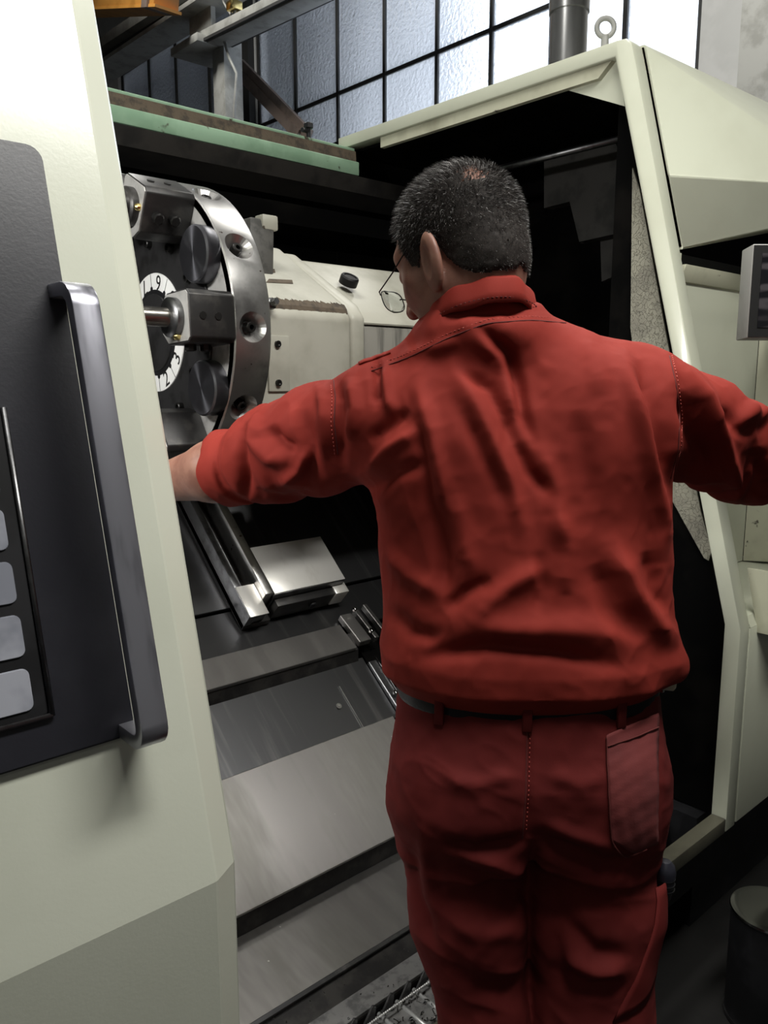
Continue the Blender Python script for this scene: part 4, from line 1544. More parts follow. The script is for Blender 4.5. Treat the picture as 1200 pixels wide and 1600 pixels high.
def shirt_sdf(P):
    t = loft(P, [(1.012, .222, 1.225, .190, .125), (1.03, .222, 1.224, .205, .138), (1.055, .226, 1.224, .228, .152), (1.085, .228, 1.228, .232, .155), (1.14, .224, 1.236, .224, .150), (1.22, .223, 1.248, .226, .148),
                 (1.32, .217, 1.262, .232, .146), (1.40, .208, 1.272, .232, .138), (1.46, .20, 1.277, .222, .122), (1.505, .190, 1.277, .190, .105), (1.545, .175, 1.272, .135, .088),
                 (1.585, .158, 1.268, .088, .078), (1.60, .153, 1.266, .075, .072)])
    d = t
    # shoulder yoke and trapezius
    yo = chain(P, [((.365, 1.275, 1.485), .072), ((.25, 1.255, 1.520), .068), ((.155, 1.258, 1.535), .060), ((.07, 1.268, 1.495), .066), ((.0, 1.282, 1.455), .072)], .02)
    d = smin(d, yo, .035)
    d = smin(d, ellip(P, (.105, 1.205, 1.40), (.10, .065, .11)), .06)
    d = smin(d, ellip(P, (.320, 1.195, 1.42), (.10, .065, .11)), .06)
    d = smin(d, ellip(P, (.148, 1.250, 1.568), (.098, .093, .062)), .03)
    # right sleeve, past the elbow
    r2 = lerp(ELR, WRR, .45)
    ar = chain(P, [(SHR, .086), (lerp(SHR, ELR, .45), .084), (lerp(SHR, ELR, .8), .080), (ELR, .077), (r2, .066)], .03)
    d = smin(d, ar, .045)
    # left sleeve rolled above the forearm
    l2 = lerp(ELL, WRL, .10)
    al = chain(P, [(SHL, .086), (lerp(SHL, ELL, .4), .086), (lerp(SHL, ELL, .72), .078), (ELL, .066)], .03)
    ax = np.array(WRL) - np.array(ELL)
    ax /= np.linalg.norm(ax)
    c0 = np.array(ELL) - ax * .014
    tt = (P - c0.astype(np.float32)) @ ax.astype(np.float32)
    rr = np.linalg.norm(P - c0.astype(np.float32) - tt[:, None] * ax.astype(np.float32), axis=1)
    al = smax(al, tt - .040, .006)
    d = smin(d, al, .045)
    ang = np.arctan2(P[:, 2] - c0[2], P[:, 1] - c0[1])
    cuff = smax(rr - .073 - .003 * np.sin(2 * ang + 1) + .05 * (tt - .03), np.maximum(-tt - .004 * np.sin(3 * ang), tt - .056 - .004 * np.sin(2 * ang)), .012)
    d = smin(d, cuff, .004)
    # cut the bottom
    d = smax(d, 1.016 - P[:, 2], .01)
    return d


sv, sq = sdf_mesh('shirt', shirt_sdf, (-.46, 1.0, .98), (.86, 1.75, 1.66), .0037)
SN = vnormals(sv, sq)
FOLDS = [
    # (path over the back, height in metres, half width in image units)
    ([(752, 512), (795, 552), (810, 600), (818, 650), (832, 690)], -.0075, 9),
    ([(735, 520), (775, 556), (792, 610), (800, 660)], .0045, 12),
    ([(720, 583), (765, 606), (788, 650), (802, 696)], -.006, 10),
    ([(700, 560), (745, 640), (790, 740), (822, 850)], .0065, 15),
    ([(725, 640), (762, 720), (800, 800)], -.0055, 13),
    ([(808, 690), (828, 738), (858, 772)], -.006, 10),
    ([(838, 690), (868, 760), (880, 850)], .004, 16),
    ([(690, 500), (730, 486), (790, 484), (825, 492)], -.006, 10),
    ([(900, 640), (912, 720), (930, 800)], -.0035, 18),
    ([(972, 560), (998, 640), (1018, 720), (1032, 810), (1036, 880)], .0085, 13),
    ([(1000, 560), (1022, 640), (1036, 720), (1042, 770)], -.009, 13),
    ([(1040, 560), (1052, 620), (1056, 690), (1046, 745)], .005, 9),
    ([(1070, 575), (1100, 625), (1128, 690), (1150, 760), (1158, 790)], .0105, 11),
    ([(1062, 610), (1085, 680), (1110, 750)], -.0095, 16),
    ([(1150, 680), (1172, 640), (1198, 660)], .009, 12),
    ([(1120, 640), (1150, 668), (1180, 672)], -.008, 12),
    ([(1178, 700), (1190, 740), (1200, 775)], -.008, 13),
    ([(955, 850), (985, 920), (1020, 975), (1055, 1012)], .010, 17),
    ([(930, 880), (955, 950), (1000, 1000)], -.006, 20),
    ([(1010, 860), (1022, 920), (1035, 960)], -.006, 12),
    ([(655, 1028), (760, 1008), (880, 1020), (965, 1040)], -.009, 13),
    ([(700, 975), (800, 985), (920, 985), (1010, 1005)], .007, 22),
    ([(695, 955), (728, 925), (770, 905)], -.006, 11),
    ([(730, 975), (790, 920), (860, 880)], .006, 16),
    ([(688, 770), (692, 850), (695, 930)], -.0075, 12),
    ([(712, 770), (725, 850), (740, 900)], .005, 16),
    ([(650, 590), (672, 670), (690, 760), (700, 850)], .0065, 13),
    ([(655, 660), (668, 740), (676, 830)], -.006, 10),
    ([(588, 562), (589, 600), (590, 632)], -.009, 5),
    ([(600, 570), (606, 620), (615, 650)], .005, 9),
    ([(548, 590), (556, 640), (545, 690)], .007, 10),
    ([(528, 590), (530, 660), (536, 730)], -.006, 9),
    ([(572, 738), (612, 700), (655, 672)], .007, 11),
    ([(578, 770), (615, 740), (668, 725)], -.0065, 12),
    ([(575, 690), (615, 660), (640, 640)], -.006, 10),
    ([(500, 600), (510, 650), (505, 720)], .006, 9),
    ([(470, 640), (488, 700), (478, 770)], -.007, 12),
    ([(408, 650), (400, 690), (425, 715), (452, 722)], .009, 11),
    ([(420, 668), (440, 690), (466, 702)], -.0085, 9),
    ([(382, 668), (378, 720), (388, 780)], -.009, 7),
    ([(440, 755), (470, 735), (485, 700)], .007, 9),
    ([(400, 760), (440, 780), (500, 775)], -.005, 9),
    ([(600, 860), (640, 900), (690, 930)], .005, 14),
    ([(605, 950), (640, 985), (690, 1000)], -.006, 13),
    ([(870, 800), (885, 860), (880, 930)], .0045, 16),
    ([(840, 860), (850, 920), (835, 960)], -.004, 12),
    ([(905, 520), (930, 560), (940, 620)], .003, 18),
    ([(620, 560), (680, 545), (720, 530)], .004, 12),
]
spx = to_px(sv)
vd = sv - np.array((0, 0, 1.5))
vd /= np.linalg.norm(vd, axis=1)[:, None]
facing = smooth01((-(SN * vd).sum(1) + .05) / .35)
dsp = fold_field(spx, [(p_, a_, max(w_, 8.0)) for p_, a_, w_ in FOLDS]) * facing * 1.65
hem = smooth01((sv[:, 2] - 1.02) / .04)
# soft cloth waviness, longer along the pull of the cloth
q3 = sv.copy()
dsp += .0022 * vnoise(q3 * np.array((26, 26, 9)) + 5, 1) + .0018 * vnoise(np.stack([q3[:, 0] * 18 + q3[:, 2] * 22, q3[:, 1] * 20, q3[:, 2] * 12 - q3[:, 0] * 10], 1) + 9, 2)
arm_w = smooth01((np.abs(sv[:, 0] - .2) - .24) / .08)
dsp += arm_w * .004 * np.sin(sv[:, 0] * 95 + 4 * vnoise(sv * 14, 4)) * smooth01((vnoise(sv * 9 + 3, 5) + .4))
def ridged(p, seed):
    return (1 - np.abs(vnoise(p, seed))) ** 3


dsp += .0030 * ridged(np.stack([sv[:, 0] * 15 + sv[:, 2] * 6, sv[:, 1] * 14, sv[:, 2] * 7 - sv[:, 0] * 3], 1) + 2, 7) * (.4 + .6 * arm_w + .6 * smooth01((1.2 - sv[:, 2]) / .1))
dsp += .0012 * ridged(np.stack([sv[:, 0] * 34 - sv[:, 2] * 12, sv[:, 1] * 30, sv[:, 2] * 20], 1) + 8, 8)
dsp += .0005 * vnoise(sv * 70, 6)
sv = sv + SN * (dsp * hem)[:, None]
# gathered bulge at the right hip
bl = np.exp(-(((sv[:, 0] - .452) / .035) ** 2 + ((sv[:, 2] - 1.07) / .03) ** 2 + ((sv[:, 1] - 1.2) / .07) ** 2))
sv[:, 0] += .016 * bl
sv[:, 2] -= .012 * bl
shirt_me = quad_mesh('shirt', sv, sq)
shirt_bvh = BVHTree.FromPolygons([Vector(v) for v in sv], sq.tolist())
shirt = add_child('shirt', place(shirt_me), RED, person)

# -------------------------------------------------- trousers
def trouser_sdf(P):
    d = loft(P, [(.79, .225, 1.20, .185, .125), (.85, .226, 1.203, .212, .140), (.92, .228, 1.205, .213, .142), (.98, .226, 1.212, .206, .134), (1.03, .225, 1.220, .200, .128), (1.058, .225, 1.222, .197, .125)], 2.5)
    d = smin(d, ellip(P, (.128, 1.13, .875), (.088, .065, .095)), .05)
    d = smin(d, ellip(P, (.322, 1.13, .875), (.088, .065, .095)), .05)
    lg = chain(P, [((.122, 1.195, .84), .104), ((.140, 1.165, .66), .090), ((.164, 1.145, .50), .072), ((.148, 1.155, .28), .072), ((.142, 1.15, .085), .070)], .03)
    rg = chain(P, [((.328, 1.195, .84), .108), ((.330, 1.165, .66), .098), ((.330, 1.145, .50), .093), ((.334, 1.155, .28), .080), ((.336, 1.15, .085), .074)], .03)
    d = smin(d, lg, .05)
    d = smin(d, rg, .05)
    # crease between the legs and the seat
    ax = np.interp(P[:, 2], [.08, .5, .82], [.240, .230, .217])
    crease = np.exp(-((P[:, 0] - ax) / .012) ** 2) * smooth01((.87 - P[:, 2]) / .07) * smooth01((1.165 - P[:, 1]) / .05)
    d = d + .012 * crease
    return smax(d, .075 - P[:, 2], .01)


tv, tq = sdf_mesh('trousers', trouser_sdf, (-.02, .98, .05), (.50, 1.38, 1.075), .0042)
TN = vnormals(tv, tq)
TF = [
    ([(650, 1090), (740, 1105), (830, 1112)], -.005, 12),
    ([(840, 1112), (920, 1100), (1000, 1085)], -.005, 10),
    ([(690, 1220), (750, 1225), (815, 1210)], .004, 14),
    ([(850, 1210), (910, 1225), (950, 1215)], .003, 14),
    ([(690, 1312), (745, 1330), (790, 1322), (825, 1308)], -.010, 11),
    ([(835, 1300), (880, 1325), (945, 1350), (1010, 1352)], -.009, 14),
    ([(850, 1290), (900, 1308), (960, 1325)], .005, 14),
    ([(700, 1345), (770, 1375), (825, 1400)], -.006, 13),
    ([(715, 1330), (780, 1352), (825, 1372)], .006, 12),
    ([(855, 1400), (890, 1450), (930, 1490), (985, 1495)], -.008, 16),
    ([(870, 1520), (920, 1545), (975, 1540)], -.009, 14),
    ([(880, 1495), (930, 1520), (980, 1515)], .007, 13),
    ([(865, 1440), (880, 1520), (905, 1575)], -.005, 14),
    ([(700, 1440), (760, 1460), (820, 1450)], .004, 16),
    ([(690, 1500), (750, 1540), (815, 1550)], -.005, 18),
    ([(827, 1120), (825, 1200), (822, 1300)], -.004, 5),
    ([(640, 1330), (655, 1400), (680, 1480)], -.006, 8),
    ([(660, 1300), (668, 1370), (690, 1440)], .005, 10),
]
tpx = to_px(tv)
vd = tv - np.array((0, 0, 1.5))
vd /= np.linalg.norm(vd, axis=1)[:, None]
fac = smooth01((-(TN * vd).sum(1) + .05) / .35)
td = fold_field(tpx, TF) * fac * 1.35
td += .0026 * ridged(np.stack([tv[:, 0] * 8 - tv[:, 2] * 4, tv[:, 1] * 9, tv[:, 2] * 17 + tv[:, 0] * 5], 1) + 4, 17)
td += .0010 * ridged(np.stack([tv[:, 0] * 26, tv[:, 1] * 22, tv[:, 2] * 36 + tv[:, 0] * 14], 1), 18)
td += .0028 * vnoise(tv * np.array((20, 20, 14)) + 3, 11) + .0010 * vnoise(tv * 55, 12)
td += .005 * smooth01((.5 - tv[:, 2]) / .2) * np.sin(tv[:, 2] * 70 + 3 * vnoise(tv * 10, 13))
tv = tv + TN * td[:, None]
trouser_bvh = BVHTree.FromPolygons([Vector(v) for v in tv], tq.tolist())
trousers = add_child('trousers', place(quad_mesh('trousers', tv, tq)), RED2, person)


def vray(px, py):
    """the same sight line in view metres"""
    cf = Vector((0, CP, -SP))
    cu = Vector((0, SP, CP))
    return (cf * F_PX + Vector((px - 600, 0, 0)) + cu * (800 - py)).normalized()


def drape(bvh, px, py, off=0.):
    h = bvh.ray_cast(Vector((0, 0, 1.5)), vray(px, py))
    if h[0] is None:
        return None
    n = h[1] if h[1].dot(vray(px, py)) < 0 else -h[1]
    return h[0] + n * off


def resample(pts, n):
    pts = np.array(pts, float)
    s = np.concatenate([[0], np.cumsum(np.linalg.norm(np.diff(pts, axis=0), axis=1))])
    t = np.linspace(0, s[-1], n)
    return np.stack([np.interp(t, s, pts[:, i]) for i in range(pts.shape[1])], 1)


def smooth_pts(P, it=2):
    P = [Vector(p) for p in P]
    for _ in range(it):
        P = [P[0]] + [(P[i - 1] + P[i] * 2 + P[i + 1]) / 4 for i in range(1, len(P) - 1)] + [P[-1]]
    return P


def seam(name, bvh, path, r, m, parent, n=40, stitch=False, off=.0):
    P = [drape(bvh, x, y, off) for x, y in resample(path, n)]
    P = [p for p in P if p is not None]
    if len(P) < 3:
        return None
    P = smooth_pts(P)
    if not stitch:
        me = tube_mesh(name, P, r, 5)
    else:
        bm = bmesh.new()
        L_ = resample([tuple(p) for p in P], max(6, int(sum((a - b).length for a, b in zip(P, P[1:])) / .0032)))
        for i in range(0, len(L_) - 1, 2):
            a, b = Vector(L_[i]), Vector(L_[i + 1])
            t = tube_mesh('t', [a, b], r, 4)
            bm.from_mesh(t)
            bpy.data.meshes.remove(t)
        me = bpy.data.meshes.new(name)
        bm.to_mesh(me)
        bm.free()
    return add_child(name, place(me), m, parent)


SEAMM = mat('red_seam_shadow', lin(85, 26, 23), rough=.85)
THREAD = mat('red_thread', lin(170, 72, 62), rough=.7)
seam('yoke_seam', shirt_bvh, [(580, 580), (640, 558), (700, 528), (760, 505), (830, 500), (900, 506), (960, 516), (1010, 534)], .0011, SEAMM, shirt, 60)
o = seam('yoke_stitching', shirt_bvh, [(580, 574), (640, 551), (700, 521), (760, 499), (830, 494), (900, 500), (960, 510), (1010, 528)], .0007, THREAD, shirt, 60, True, .0003)
seam('sleeve_seam', shirt_bvh, [(1046, 556), (1056, 600), (1062, 650), (1060, 700), (1048, 748)], .0011, SEAMM, shirt, 40)
seam('sleeve_stitching', shirt_bvh, [(1050, 556), (1060, 600), (1066, 650), (1064, 700), (1052, 748)], .0009, THREAD, shirt, 40, True, .0003)
seam('sleeve_seam', shirt_bvh, [(520, 580), (524, 620), (522, 660), (528, 710)], .0011, SEAMM, shirt, 40)
seam('sleeve_stitching', shirt_bvh, [(515, 580), (519, 620), (517, 660), (523, 710)], .0009, THREAD, shirt, 40, True, .0003)


def patch(name, bvh, quad, nu, nv, off, m, parent, chamfer=None, th=.0022):
    """cloth piece laid on the surface: quad = four corners, in turn"""
    a, b, c, d = [np.array(q, float) for q in quad]
    g, miss = {}, set()
    bm = bmesh.new()
    for i in range(nu + 1):
        for j in range(nv + 1):
            s, t = i / nu, j / nv
            q = (a * (1 - s) + b * s) * (1 - t) + (d * (1 - s) + c * s) * t
            if chamfer is not None:
                q[1] -= chamfer * abs(2 * s - 1) * t ** 3
            p = drape(bvh, q[0], q[1], off + .0014 * math.sin(q[0] * .23 + q[1] * .11) * math.sin(q[1] * .17 - q[0] * .05))
            if p is not None:
                g[i, j] = bm.verts.new(p)
    for i in range(nu):
        for j in range(nv):
            k = [(i, j), (i + 1, j), (i + 1, j + 1), (i, j + 1)]
            if all(x in g for x in k):
                vs_ = [g[x] for x in k]
                if max((vs_[0].co - v.co).length for v in vs_) < .06:
                    bm.faces.new(vs_)
    bmesh.ops.delete(bm, geom=[v for v in bm.verts if not v.link_faces], context='VERTS')
    for _ in range(1):
        bmesh.ops.smooth_vert(bm, verts=bm.verts[:], factor=.4, use_axis_x=True, use_axis_y=True, use_axis_z=True)
    bmesh.ops.recalc_face_normals(bm, faces=bm.faces[:])
    if sum(f.normal.y for f in bm.faces) > 0:
        bmesh.ops.reverse_faces(bm, faces=bm.faces[:])
    bmesh.ops.solidify(bm, geom=bm.faces[:], thickness=th)
    me = bpy.data.meshes.new(name)
    bm.to_mesh(me)
    bm.free()
    return add_child(name, place(me), m, parent)


RED3 = mat('light_red_pocket_cotton', lin(106, 41, 40), rough=.85, col2=lin(95, 36, 36), nscale=9, bump=.3, bscale=500, bdist=.0008)  # pocket cotton a little lighter than the trousers
bp_ = patch('back_pocket', trouser_bvh, [(945, 1148), (1027, 1112), (1027, 1335), (953, 1330)], 14, 30, .0035, RED3, trousers, 18)
seam('pocket_seam', trouser_bvh, [(947, 1166), (985, 1154), (1025, 1136)], .0012, SEAMM, bp_, 24, False, .0045)
seam('pocket_seam', trouser_bvh, [(946, 1150), (950, 1240), (955, 1318), (975, 1338), (1008, 1325)], .0012, SEAMM, bp_, 40, False, .0035)
seam('seat_seam', trouser_bvh, [(824, 1095), (823, 1160), (821, 1240), (816, 1310)], .0013, SEAMM, trousers, 40)
seam('seat_stitching', trouser_bvh, [(829, 1110), (828, 1170), (826, 1240), (822, 1300)], .0007, THREAD, trousers, 40, True, .0004)
# thigh pocket that stands off the leg at the right, with a tool in it
def ring_strip(name, pts, w_, th_, m, parent):
    me = tube_mesh(name, pts, 1, flat=((0, 0, 1), w_, th_))
    return add_child(name, place(me), m, parent)
def leg_pocket(name, a0, a1, ztop, zbot, slack, parent):
    """cloth pouch wrapped round the outside of the right leg; open at the top"""
    bm = bmesh.new()
    rows = []
    n = 20
    for j in range(13):
        t = j / 12
        row = []
        for i in range(n + 1):
            u = i / n
            ab = a0 - 55 * t
            a = math.radians(ab + (a1 - ab) * u)
            # lower hem slants down towards the back seam
            z = ztop - .010 * math.sin(math.pi * u) + (zbot + .09 * u - ztop) * t
            c_ = Vector((.330, 1.165, z))
            d_ = Vector((math.cos(a), math.sin(a), 0))
            h = trouser_bvh.ray_cast(c_ + d_ * .4, -d_)
            r = (h[0] - c_).length if h[0] is not None else .1
            r = min(r, .125) + .003 + slack * math.sin(math.pi * u) * (1 - t) ** 1.5
            row.append(bm.verts.new(c_ + d_ * r))
        rows.append(row)
    for A, B in zip(rows, rows[1:]):
        for i in range(n):
            bm.faces.new((A[i], A[i + 1], B[i + 1], B[i]))
    bmesh.ops.recalc_face_normals(bm, faces=bm.faces[:])
    bmesh.ops.solidify(bm, geom=bm.faces[:], thickness=.0025)
    me = bpy.data.meshes.new(name)
    bm.to_mesh(me)
    bm.free()
    return add_child(name, place(me), RED2, parent)
leg_pocket('thigh_pocket', -30, 50, .738, .560, .020, trousers)
# belt, loops
def ellipse_ring(name, rows, m, parent, n=72, pw=2.5):
    """rows: (z, extra radius); closed band round the waist"""
    bm = bmesh.new()
    R = []
    for (z, e) in rows:
        r = []
        for k in range(n):
            a = 2 * math.pi * k / n
            ca, sa = math.cos(a), math.sin(a)
            den = (abs(ca) ** pw + abs(sa) ** pw) ** (1 / pw)
            zz = z + .006 * sa
            r.append(bm.verts.new((.225 + (.1985 + e) * ca / den, 1.2215 + (.1262 + e) * sa / den, zz)))
        R.append(r)
    m_ = len(R)
    for i in range(m_):
        A, B = R[i], R[(i + 1) % m_]
        for k in range(n):
            bm.faces.new((A[k], A[(k + 1) % n], B[(k + 1) % n], B[k]))
    return add_child(name, place(bm_mesh(bm, name)), m, parent)
LEATHER = mat('black_belt_leather', (.010, .010, .012), rough=.5, spec=.25, bump=.2, bscale=200)
belt = ellipse_ring('belt', [(1.018, .001), (1.018, .0055), (1.022, .007), (1.050, .007), (1.054, .0055), (1.054, .001)], LEATHER, person)
for (px_, py_) in ((824, 1085), (690, 1080), (975, 1075)):
    d_ = vray(px_, py_)
    tt_ = 1.09 / d_.y
    p = Vector((0, 0, 1.5)) + d_ * tt_
    xx = p.x - .225
    den = .207
    yy = 1.2215 - .1335 * (max(0, 1 - abs(xx / den) ** 2.5)) ** (1 / 2.5)
    nx = np.sign(xx) * abs(xx / den) ** 1.5 / den
    ny = -abs((yy - 1.2215) / .1335) ** 1.5 / .1335
    nn = Vector((nx, ny, 0)).normalized()
    tg = Vector((-nn.y, nn.x, 0))
    c_ = Vector((p.x, yy, 1.030)) + nn * .004
    q = []
    for z in (-.026, .026):
        for s, n_ in ((-.007, -.004), (.007, -.004), (.007, .003), (-.007, .003)):
            q.append(c_ + tg * s + nn * n_ + Vector((0, 0, z)))
    bm = bmesh.new()
    v8 = [bm.verts.new(x) for x in q]
    for f in ((0, 1, 2, 3), (4, 5, 6, 7), (0, 1, 5, 4), (1, 2, 6, 5), (2, 3, 7, 6), (3, 0, 4, 7)):
        bm.faces.new([v8[i] for i in f])
    bmesh.ops.recalc_face_normals(bm, faces=bm.faces[:])
    do_bevel(bm, .0015, 2)
    add_child('belt_loop', place(bm_mesh(bm, 'belt_loop')), RED2, trousers)

# -------------------------------------------------- collar
def collar():
    bm = bmesh.new()
    n = 72
    cx_, cy_ = .146, 1.262
    prof = [(-.002, .050), (.006, .0), (.004, -.006), (-.004, -.006), (-.006, .0), (-.001, .02)]
    rows = []
    # (height below the fold line, outward offset) round a closed section: stand inside, leaf outside
    sec = [(-.034, -.004), (-.010, -.002), (-.002, .0015), (-.0, .0045), (-.004, .008), (-.022, .0125), (-.037, .017), (-.038, .0145), (-.022, .0095), (-.008, .005), (-.012, .0025), (-.034, .000)]
    for (dz, e) in sec:
        r = []
        for k in range(n):
            a = 2 * math.pi * k / n            # a = -90 deg is the nape
            ca, sa = math.cos(a), math.sin(a)
            ra, rb = .0755 + e, .083 + e
            x, y = cx_ + ra * ca, cy_ + rb * sa
            # fold line high at the nape, low at the throat; tilted down to his left
            zt_ = 1.607 - .038 * sa + .012 * ca
            wob = .0016 * math.sin(5 * a + 1) + .001 * math.sin(11 * a)
            fr = max(0, sa)
            dz_ = dz * (1 + .5 * fr)
            r.append(bm.verts.new((x + wob * ca, y + wob * sa, zt_ + dz_ + wob)))
        rows.append(r)
    m_ = len(rows)
    for i in range(m_):
        A, B = rows[i], rows[(i + 1) % m_]
        for k in range(n):
            bm.faces.new((A[k], A[(k + 1) % n], B[(k + 1) % n], B[k]))
    return bm_mesh(bm, 'collar')
cme = collar()
cb_ = BVHTree.FromPolygons([v.co.copy() for v in cme.vertices], [list(p.vertices) for p in cme.polygons])
col_ = add_child('collar', place(cme), RED, shirt)
bm = bmesh.new()
pp = []
for k in range(90):
    a = math.radians(180 + 180 * k / 89)
    ca, sa = math.cos(a), math.sin(a)
    zt_ = 1.607 - .038 * sa + .012 * ca
    pp.append(Vector((.146 + (.0755 + .0162) * ca, 1.262 + (.083 + .0162) * sa, zt_ - .030)))
for i in range(0, 88, 2):
    t = tube_mesh('t', [pp[i], pp[i + 1]], .0008, 4)
    bm.from_mesh(t)
    bpy.data.meshes.remove(t)
me = bpy.data.meshes.new('collar_stitching')
bm.to_mesh(me)
bm.free()
add_child('collar_stitching', place(me), SEAMM, col_)
# shoulder straps
patch('shoulder_strap', shirt_bvh, [(944, 500), (1050, 540), (1044, 552), (950, 512)], 16, 3, .003, RED, shirt)
patch('shoulder_strap', shirt_bvh, [(535, 566), (608, 541), (612, 553), (540, 580)], 14, 3, .003, RED, shirt)

# -------------------------------------------------- hair: short stubble over the scalp
HAIR = mat('dark_grey_hair', (.024, .020, .018), rough=.5, col2=(.06, .055, .05), nscale=420, nlo=.58, nhi=.72, spec=.25)
HNB = BVHTree.FromPolygons([Vector(v) for v in hv], hq.tolist())
HN = vnormals(hv, hq)
hq_loc = to_head(hv.astype(np.float32)).astype(float)


def hair_mask(q):
    """1 on the hairy part of the scalp, in head axes"""
    x, y, z = q[:, 0], q[:, 1], q[:, 2]
    wob = .004 * vnoise(q * 70, 33)
    line = np.interp(y, [-.12, -.085, -.055, -.035, -.022, -.010, .0, .012, .026, .04, .055, .068, .085], [-.096, -.101, -.096, -.080, -.050, -.012, -.006, -.016, -.046, -.036, .018, .050, .075])
    side = smooth01((z + wob - line) / .018)
    e_ = ((np.abs(x) - .088) / .018) ** 2 + ((y + .010) / .025) ** 2 + ((z + .044) / .042) ** 2
    side = side * smooth01((e_ - .9) / .25)
    c_ = np.exp(-(((x - CROWN[0]) / .027) ** 2 + ((y - CROWN[1]) / .020) ** 2)) * (z > .04)
    return side * (1 - .78 * c_), side


_h = HNB.ray_cast(Vector((0, 0, 1.5)), Vector((0, CP, -SP)) * F_PX + Vector((742 - 600, 0, 0)) + Vector((0, SP, CP)) * (800 - 274))
_c = to_head(np.array([_h[0]], np.float32))[0] if _h[0] is not None else (.012, -.035)
CROWN = (float(_c[0]), float(_c[1]))
mk, sd = hair_mask(hq_loc)
cov = sd > .5
sel = cov[hq].all(1)
capq = hq[sel]
used_v = np.unique(capq)
rm = -np.ones(len(hv), int)
rm[used_v] = np.arange(len(used_v))
thick = .0028 * smooth01((sd[used_v] - .5) / .5) * (.35 + .65 * mk[used_v])
cap_v = hv[used_v] + HN[used_v] * (thick + .0002)[:, None] + HN[used_v] * (.0010 * vnoise(hv[used_v] * 160, 21))[:, None]
# the cap shows scalp through thin crown
SCALP = mat('stubbled_scalp', (.022, .018, .016), rough=.7, spec=.2, col2=(.05, .04, .035), nscale=300, nlo=.5, nhi=.75)
cap_full = rm[capq]
thin = (mk[capq].mean(1) + rng.normal(0, .18, len(capq)) < .42)
cap = add_child('hair', place(quad_mesh('hair', cap_v, cap_full[~thin])), SCALP, person)
# strands
ns = 34000
tri = rng.integers(0, len(capq), ns)
uv = rng.random((ns, 2))
c4 = hv[capq[tri]]
n4 = HN[capq[tri]]
pu = (c4[:, 0] * (1 - uv[:, :1]) + c4[:, 1] * uv[:, :1]) * (1 - uv[:, 1:]) + (c4[:, 3] * (1 - uv[:, :1]) + c4[:, 2] * uv[:, :1]) * uv[:, 1:]
nu_ = n4.mean(1)
nu_ /= np.linalg.norm(nu_, axis=1)[:, None]
ql = to_head(pu.astype(np.float32)).astype(float)
mk2, sd2 = hair_mask(ql)
keep = rng.random(ns) < np.clip(mk2, 0, 1) ** .8 * .97 + .03 * sd2
pu, nu_, mk2, ql = pu[keep], nu_[keep], mk2[keep], ql[keep]
ns = len(pu)
length = (.005 + .010 * smooth01((ql[:, 2] + .05) / .10)) * (.7 + .6 * rng.random(ns))
comb = -hu[None, :] * .55 - hf[None, :] * .1
topw = smooth01((ql[:, 2] - .03) / .06)[:, None]
comb = comb * (1 - topw) + (hf[None, :] * .7 + hu * .1) * topw
dirn = nu_ * .85 + comb * .8 + rng.normal(0, .15, (ns, 3))
dirn /= np.linalg.norm(dirn, axis=1)[:, None]
sidev = np.cross(dirn, rng.normal(0, 1, (ns, 3)))
sidev /= np.linalg.norm(sidev, axis=1)[:, None]
wd = .00022
p0, p1 = pu - nu_ * .0005, pu + dirn * length[:, None] * .55
p2 = pu + (dirn * .9 + comb * .35) * length[:, None]
V_ = np.stack([p0 - sidev * wd, p0 + sidev * wd, p1 + sidev * wd * .8, p1 - sidev * wd * .8, p2], 1).reshape(-1, 3)
base_i = np.arange(ns) * 5
Fq = np.stack([base_i, base_i + 1, base_i + 2, base_i + 3], 1)
Ft = np.stack([base_i + 3, base_i + 2, base_i + 4], 1)
me = bpy.data.meshes.new('hair_strands')
me.from_pydata(V_.tolist(), [], Fq.tolist() + Ft.tolist())
me.materials.append(HAIR)
GREYH = mat('silver_hair', (.42, .415, .41), rough=.35, spec=.6)
me.materials.append(GREYH)
gmix = (rng.random(ns) < .11).astype(np.int32)
me.polygons.foreach_set('material_index', np.concatenate([gmix, gmix]))
st_ = add_child('hair_strands', place(me), HAIR, cap)
st_['kind'] = 'stuff'

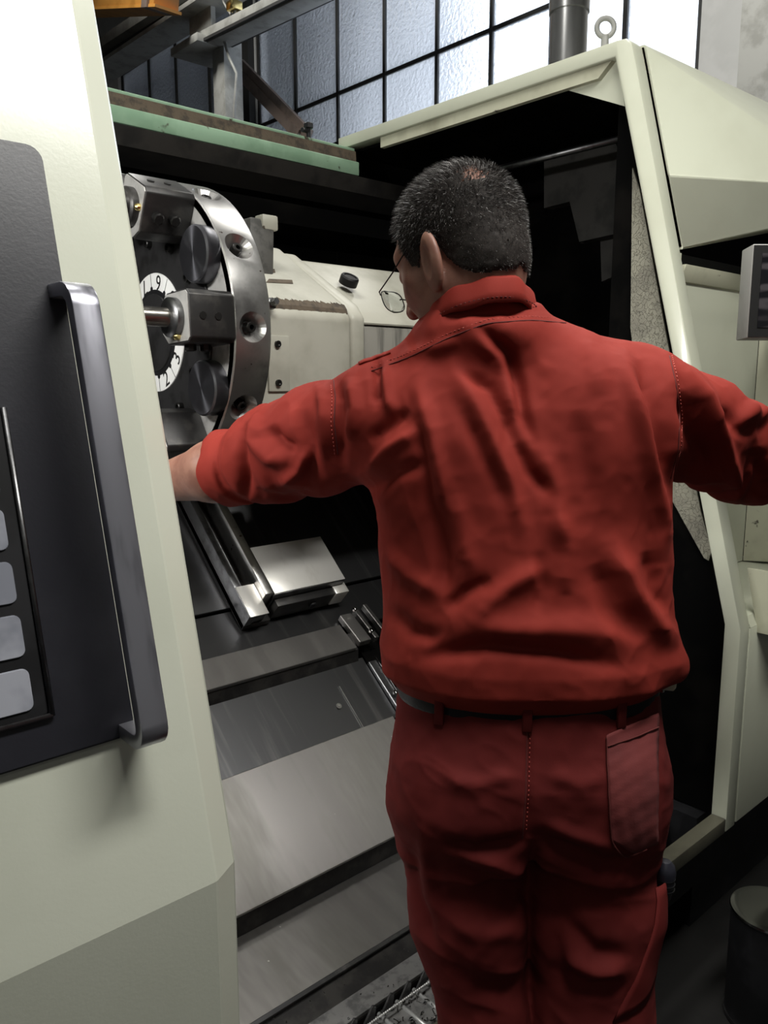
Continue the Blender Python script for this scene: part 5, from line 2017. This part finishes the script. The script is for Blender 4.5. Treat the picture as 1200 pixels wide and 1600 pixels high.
# -------------------------------------------------- glasses
def hp_(q):
    return Vector(hw_(q))
WIRE = mat('dark_wire_frame', (.02, .02, .02), rough=.3, metal=.8)
LENS = bpy.data.materials.new('spectacle_lens')
LENS.use_nodes = True
b_ = LENS.node_tree.nodes['Principled BSDF']
b_.inputs['Base Color'].default_value = (.85, .88, .88, 1)
b_.inputs['Transmission Weight'].default_value = 1
b_.inputs['Roughness'].default_value = .02
b_.inputs['IOR'].default_value = 1.1
ggy, ggz = .124, -.035
bridge = place(tube_mesh('eyeglasses', [hp_((-.010, ggy, ggz + .006)), hp_((0, ggy + .004, ggz + .010)), hp_((.010, ggy, ggz + .006))], .0011, 6))
gl_ = add_child('eyeglasses', bridge, WIRE, person)
for s in (-1, 1):
    ring = []
    for k in range(28):
        a = 2 * math.pi * k / 28
        ca, sa = math.cos(a), math.sin(a)
        den = (abs(ca) ** 3 + abs(sa) ** 3) ** (1 / 3)
        ring.append(hp_((s * (.034 + .025 * ca / den), ggy - .004 * abs(ca / den), ggz + .018 * sa / den)))
    add_child('lens_rim', place(tube_mesh('lens_rim', ring, .0009, 6, closed=True)), WIRE, gl_)
    bm = bmesh.new()
    f = bm.faces.new([bm.verts.new(p) for p in ring])
    bmesh.ops.solidify(bm, geom=[f], thickness=.0012)
    me = bpy.data.meshes.new('lens')
    bm.to_mesh(me)
    bm.free()
    add_child('lens', place(me), LENS, gl_, False)
    tp = [hp_((s * .060, ggy - .004, ggz + .008)), hp_((s * .071, ggy - .012, ggz + .008)), hp_((s * .079, .07, -.018)), hp_((s * .083, .03, -.003)), hp_((s * .084, .004, .006)), hp_((s * .084, -.018, -.004)), hp_((s * .082, -.028, -.022))]
    add_child('temple', place(tube_mesh('temple', tp, .0011, 6)), WIRE, gl_)

# -------------------------------------------------- boots
BOOT = mat('black_work_boot', (.02, .019, .018), rough=.5, bump=.2, bscale=150)
for (x_, s) in ((.142, -1), (.336, 1)):
    f_ = lambda P, x_=x_, s=s: smax(smin(capsule(P, (x_, 1.135, .055), (x_ + .012 * s, 1.30, .045), .052, .046), capsule(P, (x_, 1.14, .06), (x_, 1.15, .13), .054, .05), .03), .001 - P[:, 2], .006)
    v_, q_ = sdf_mesh('boot', f_, (x_ - .09, 1.05, -.01), (x_ + .1, 1.38, .2), .006)
    add_child('boot', place(quad_mesh('boot', v_, q_)), BOOT, person)

# -------------------------------------------------- things carried
def view_thing(name, label, cat, v):
    w_ = RT * v[0] + FW * v[1] + Vector((0, 0, v[2]))
    return thing(name, label, cat, w_)


def v2w(v):
    return RT * v[0] + FW * v[1] + Vector((0, 0, v[2]))
cs = view_thing('pocket_tool', 'dark rounded tool handle sticking out of the thigh pocket', 'tool', (.440, 1.150, .698))
lathe('handle', v2w((.440, 1.150, .698)), Vector((.0, .0, 1)), [(0, 0), (0, .011), (.025, .0150), (.045, .0165), (.055, .014), (.062, .008), (.064, 0)], mat('black_rubber_grip', (.018, .018, .026), rough=.35), cs, 20)
for k in range(3):
    lathe('grip_ring', v2w((.440, 1.150, .712 + .009 * k)), Vector((0, 0, 1)), [(0, .0132), (.0, .0160), (.003, .0162), (.003, .0132)], BLACK, cs, 20)
ks = view_thing('belt_tape_measure', 'small brass and white clip-on gauge at the belt under the shirt hem', 'gauge', (.436, 1.21, 1.035))
lathe('case', v2w((.440, 1.195, 1.036)), RT, [(-.012, 0), (-.012, .012), (.010, .014), (.013, .011), (.013, 0)], mat('pale_brass_case', (.70, .66, .50), rough=.3), ks, 24)
box('clip', v2w((.434, 1.20, 1.022)) - Vector((.003, .006, .004)), v2w((.434, 1.20, 1.022)) + Vector((.003, .006, .012)), CHROME, ks, .001)
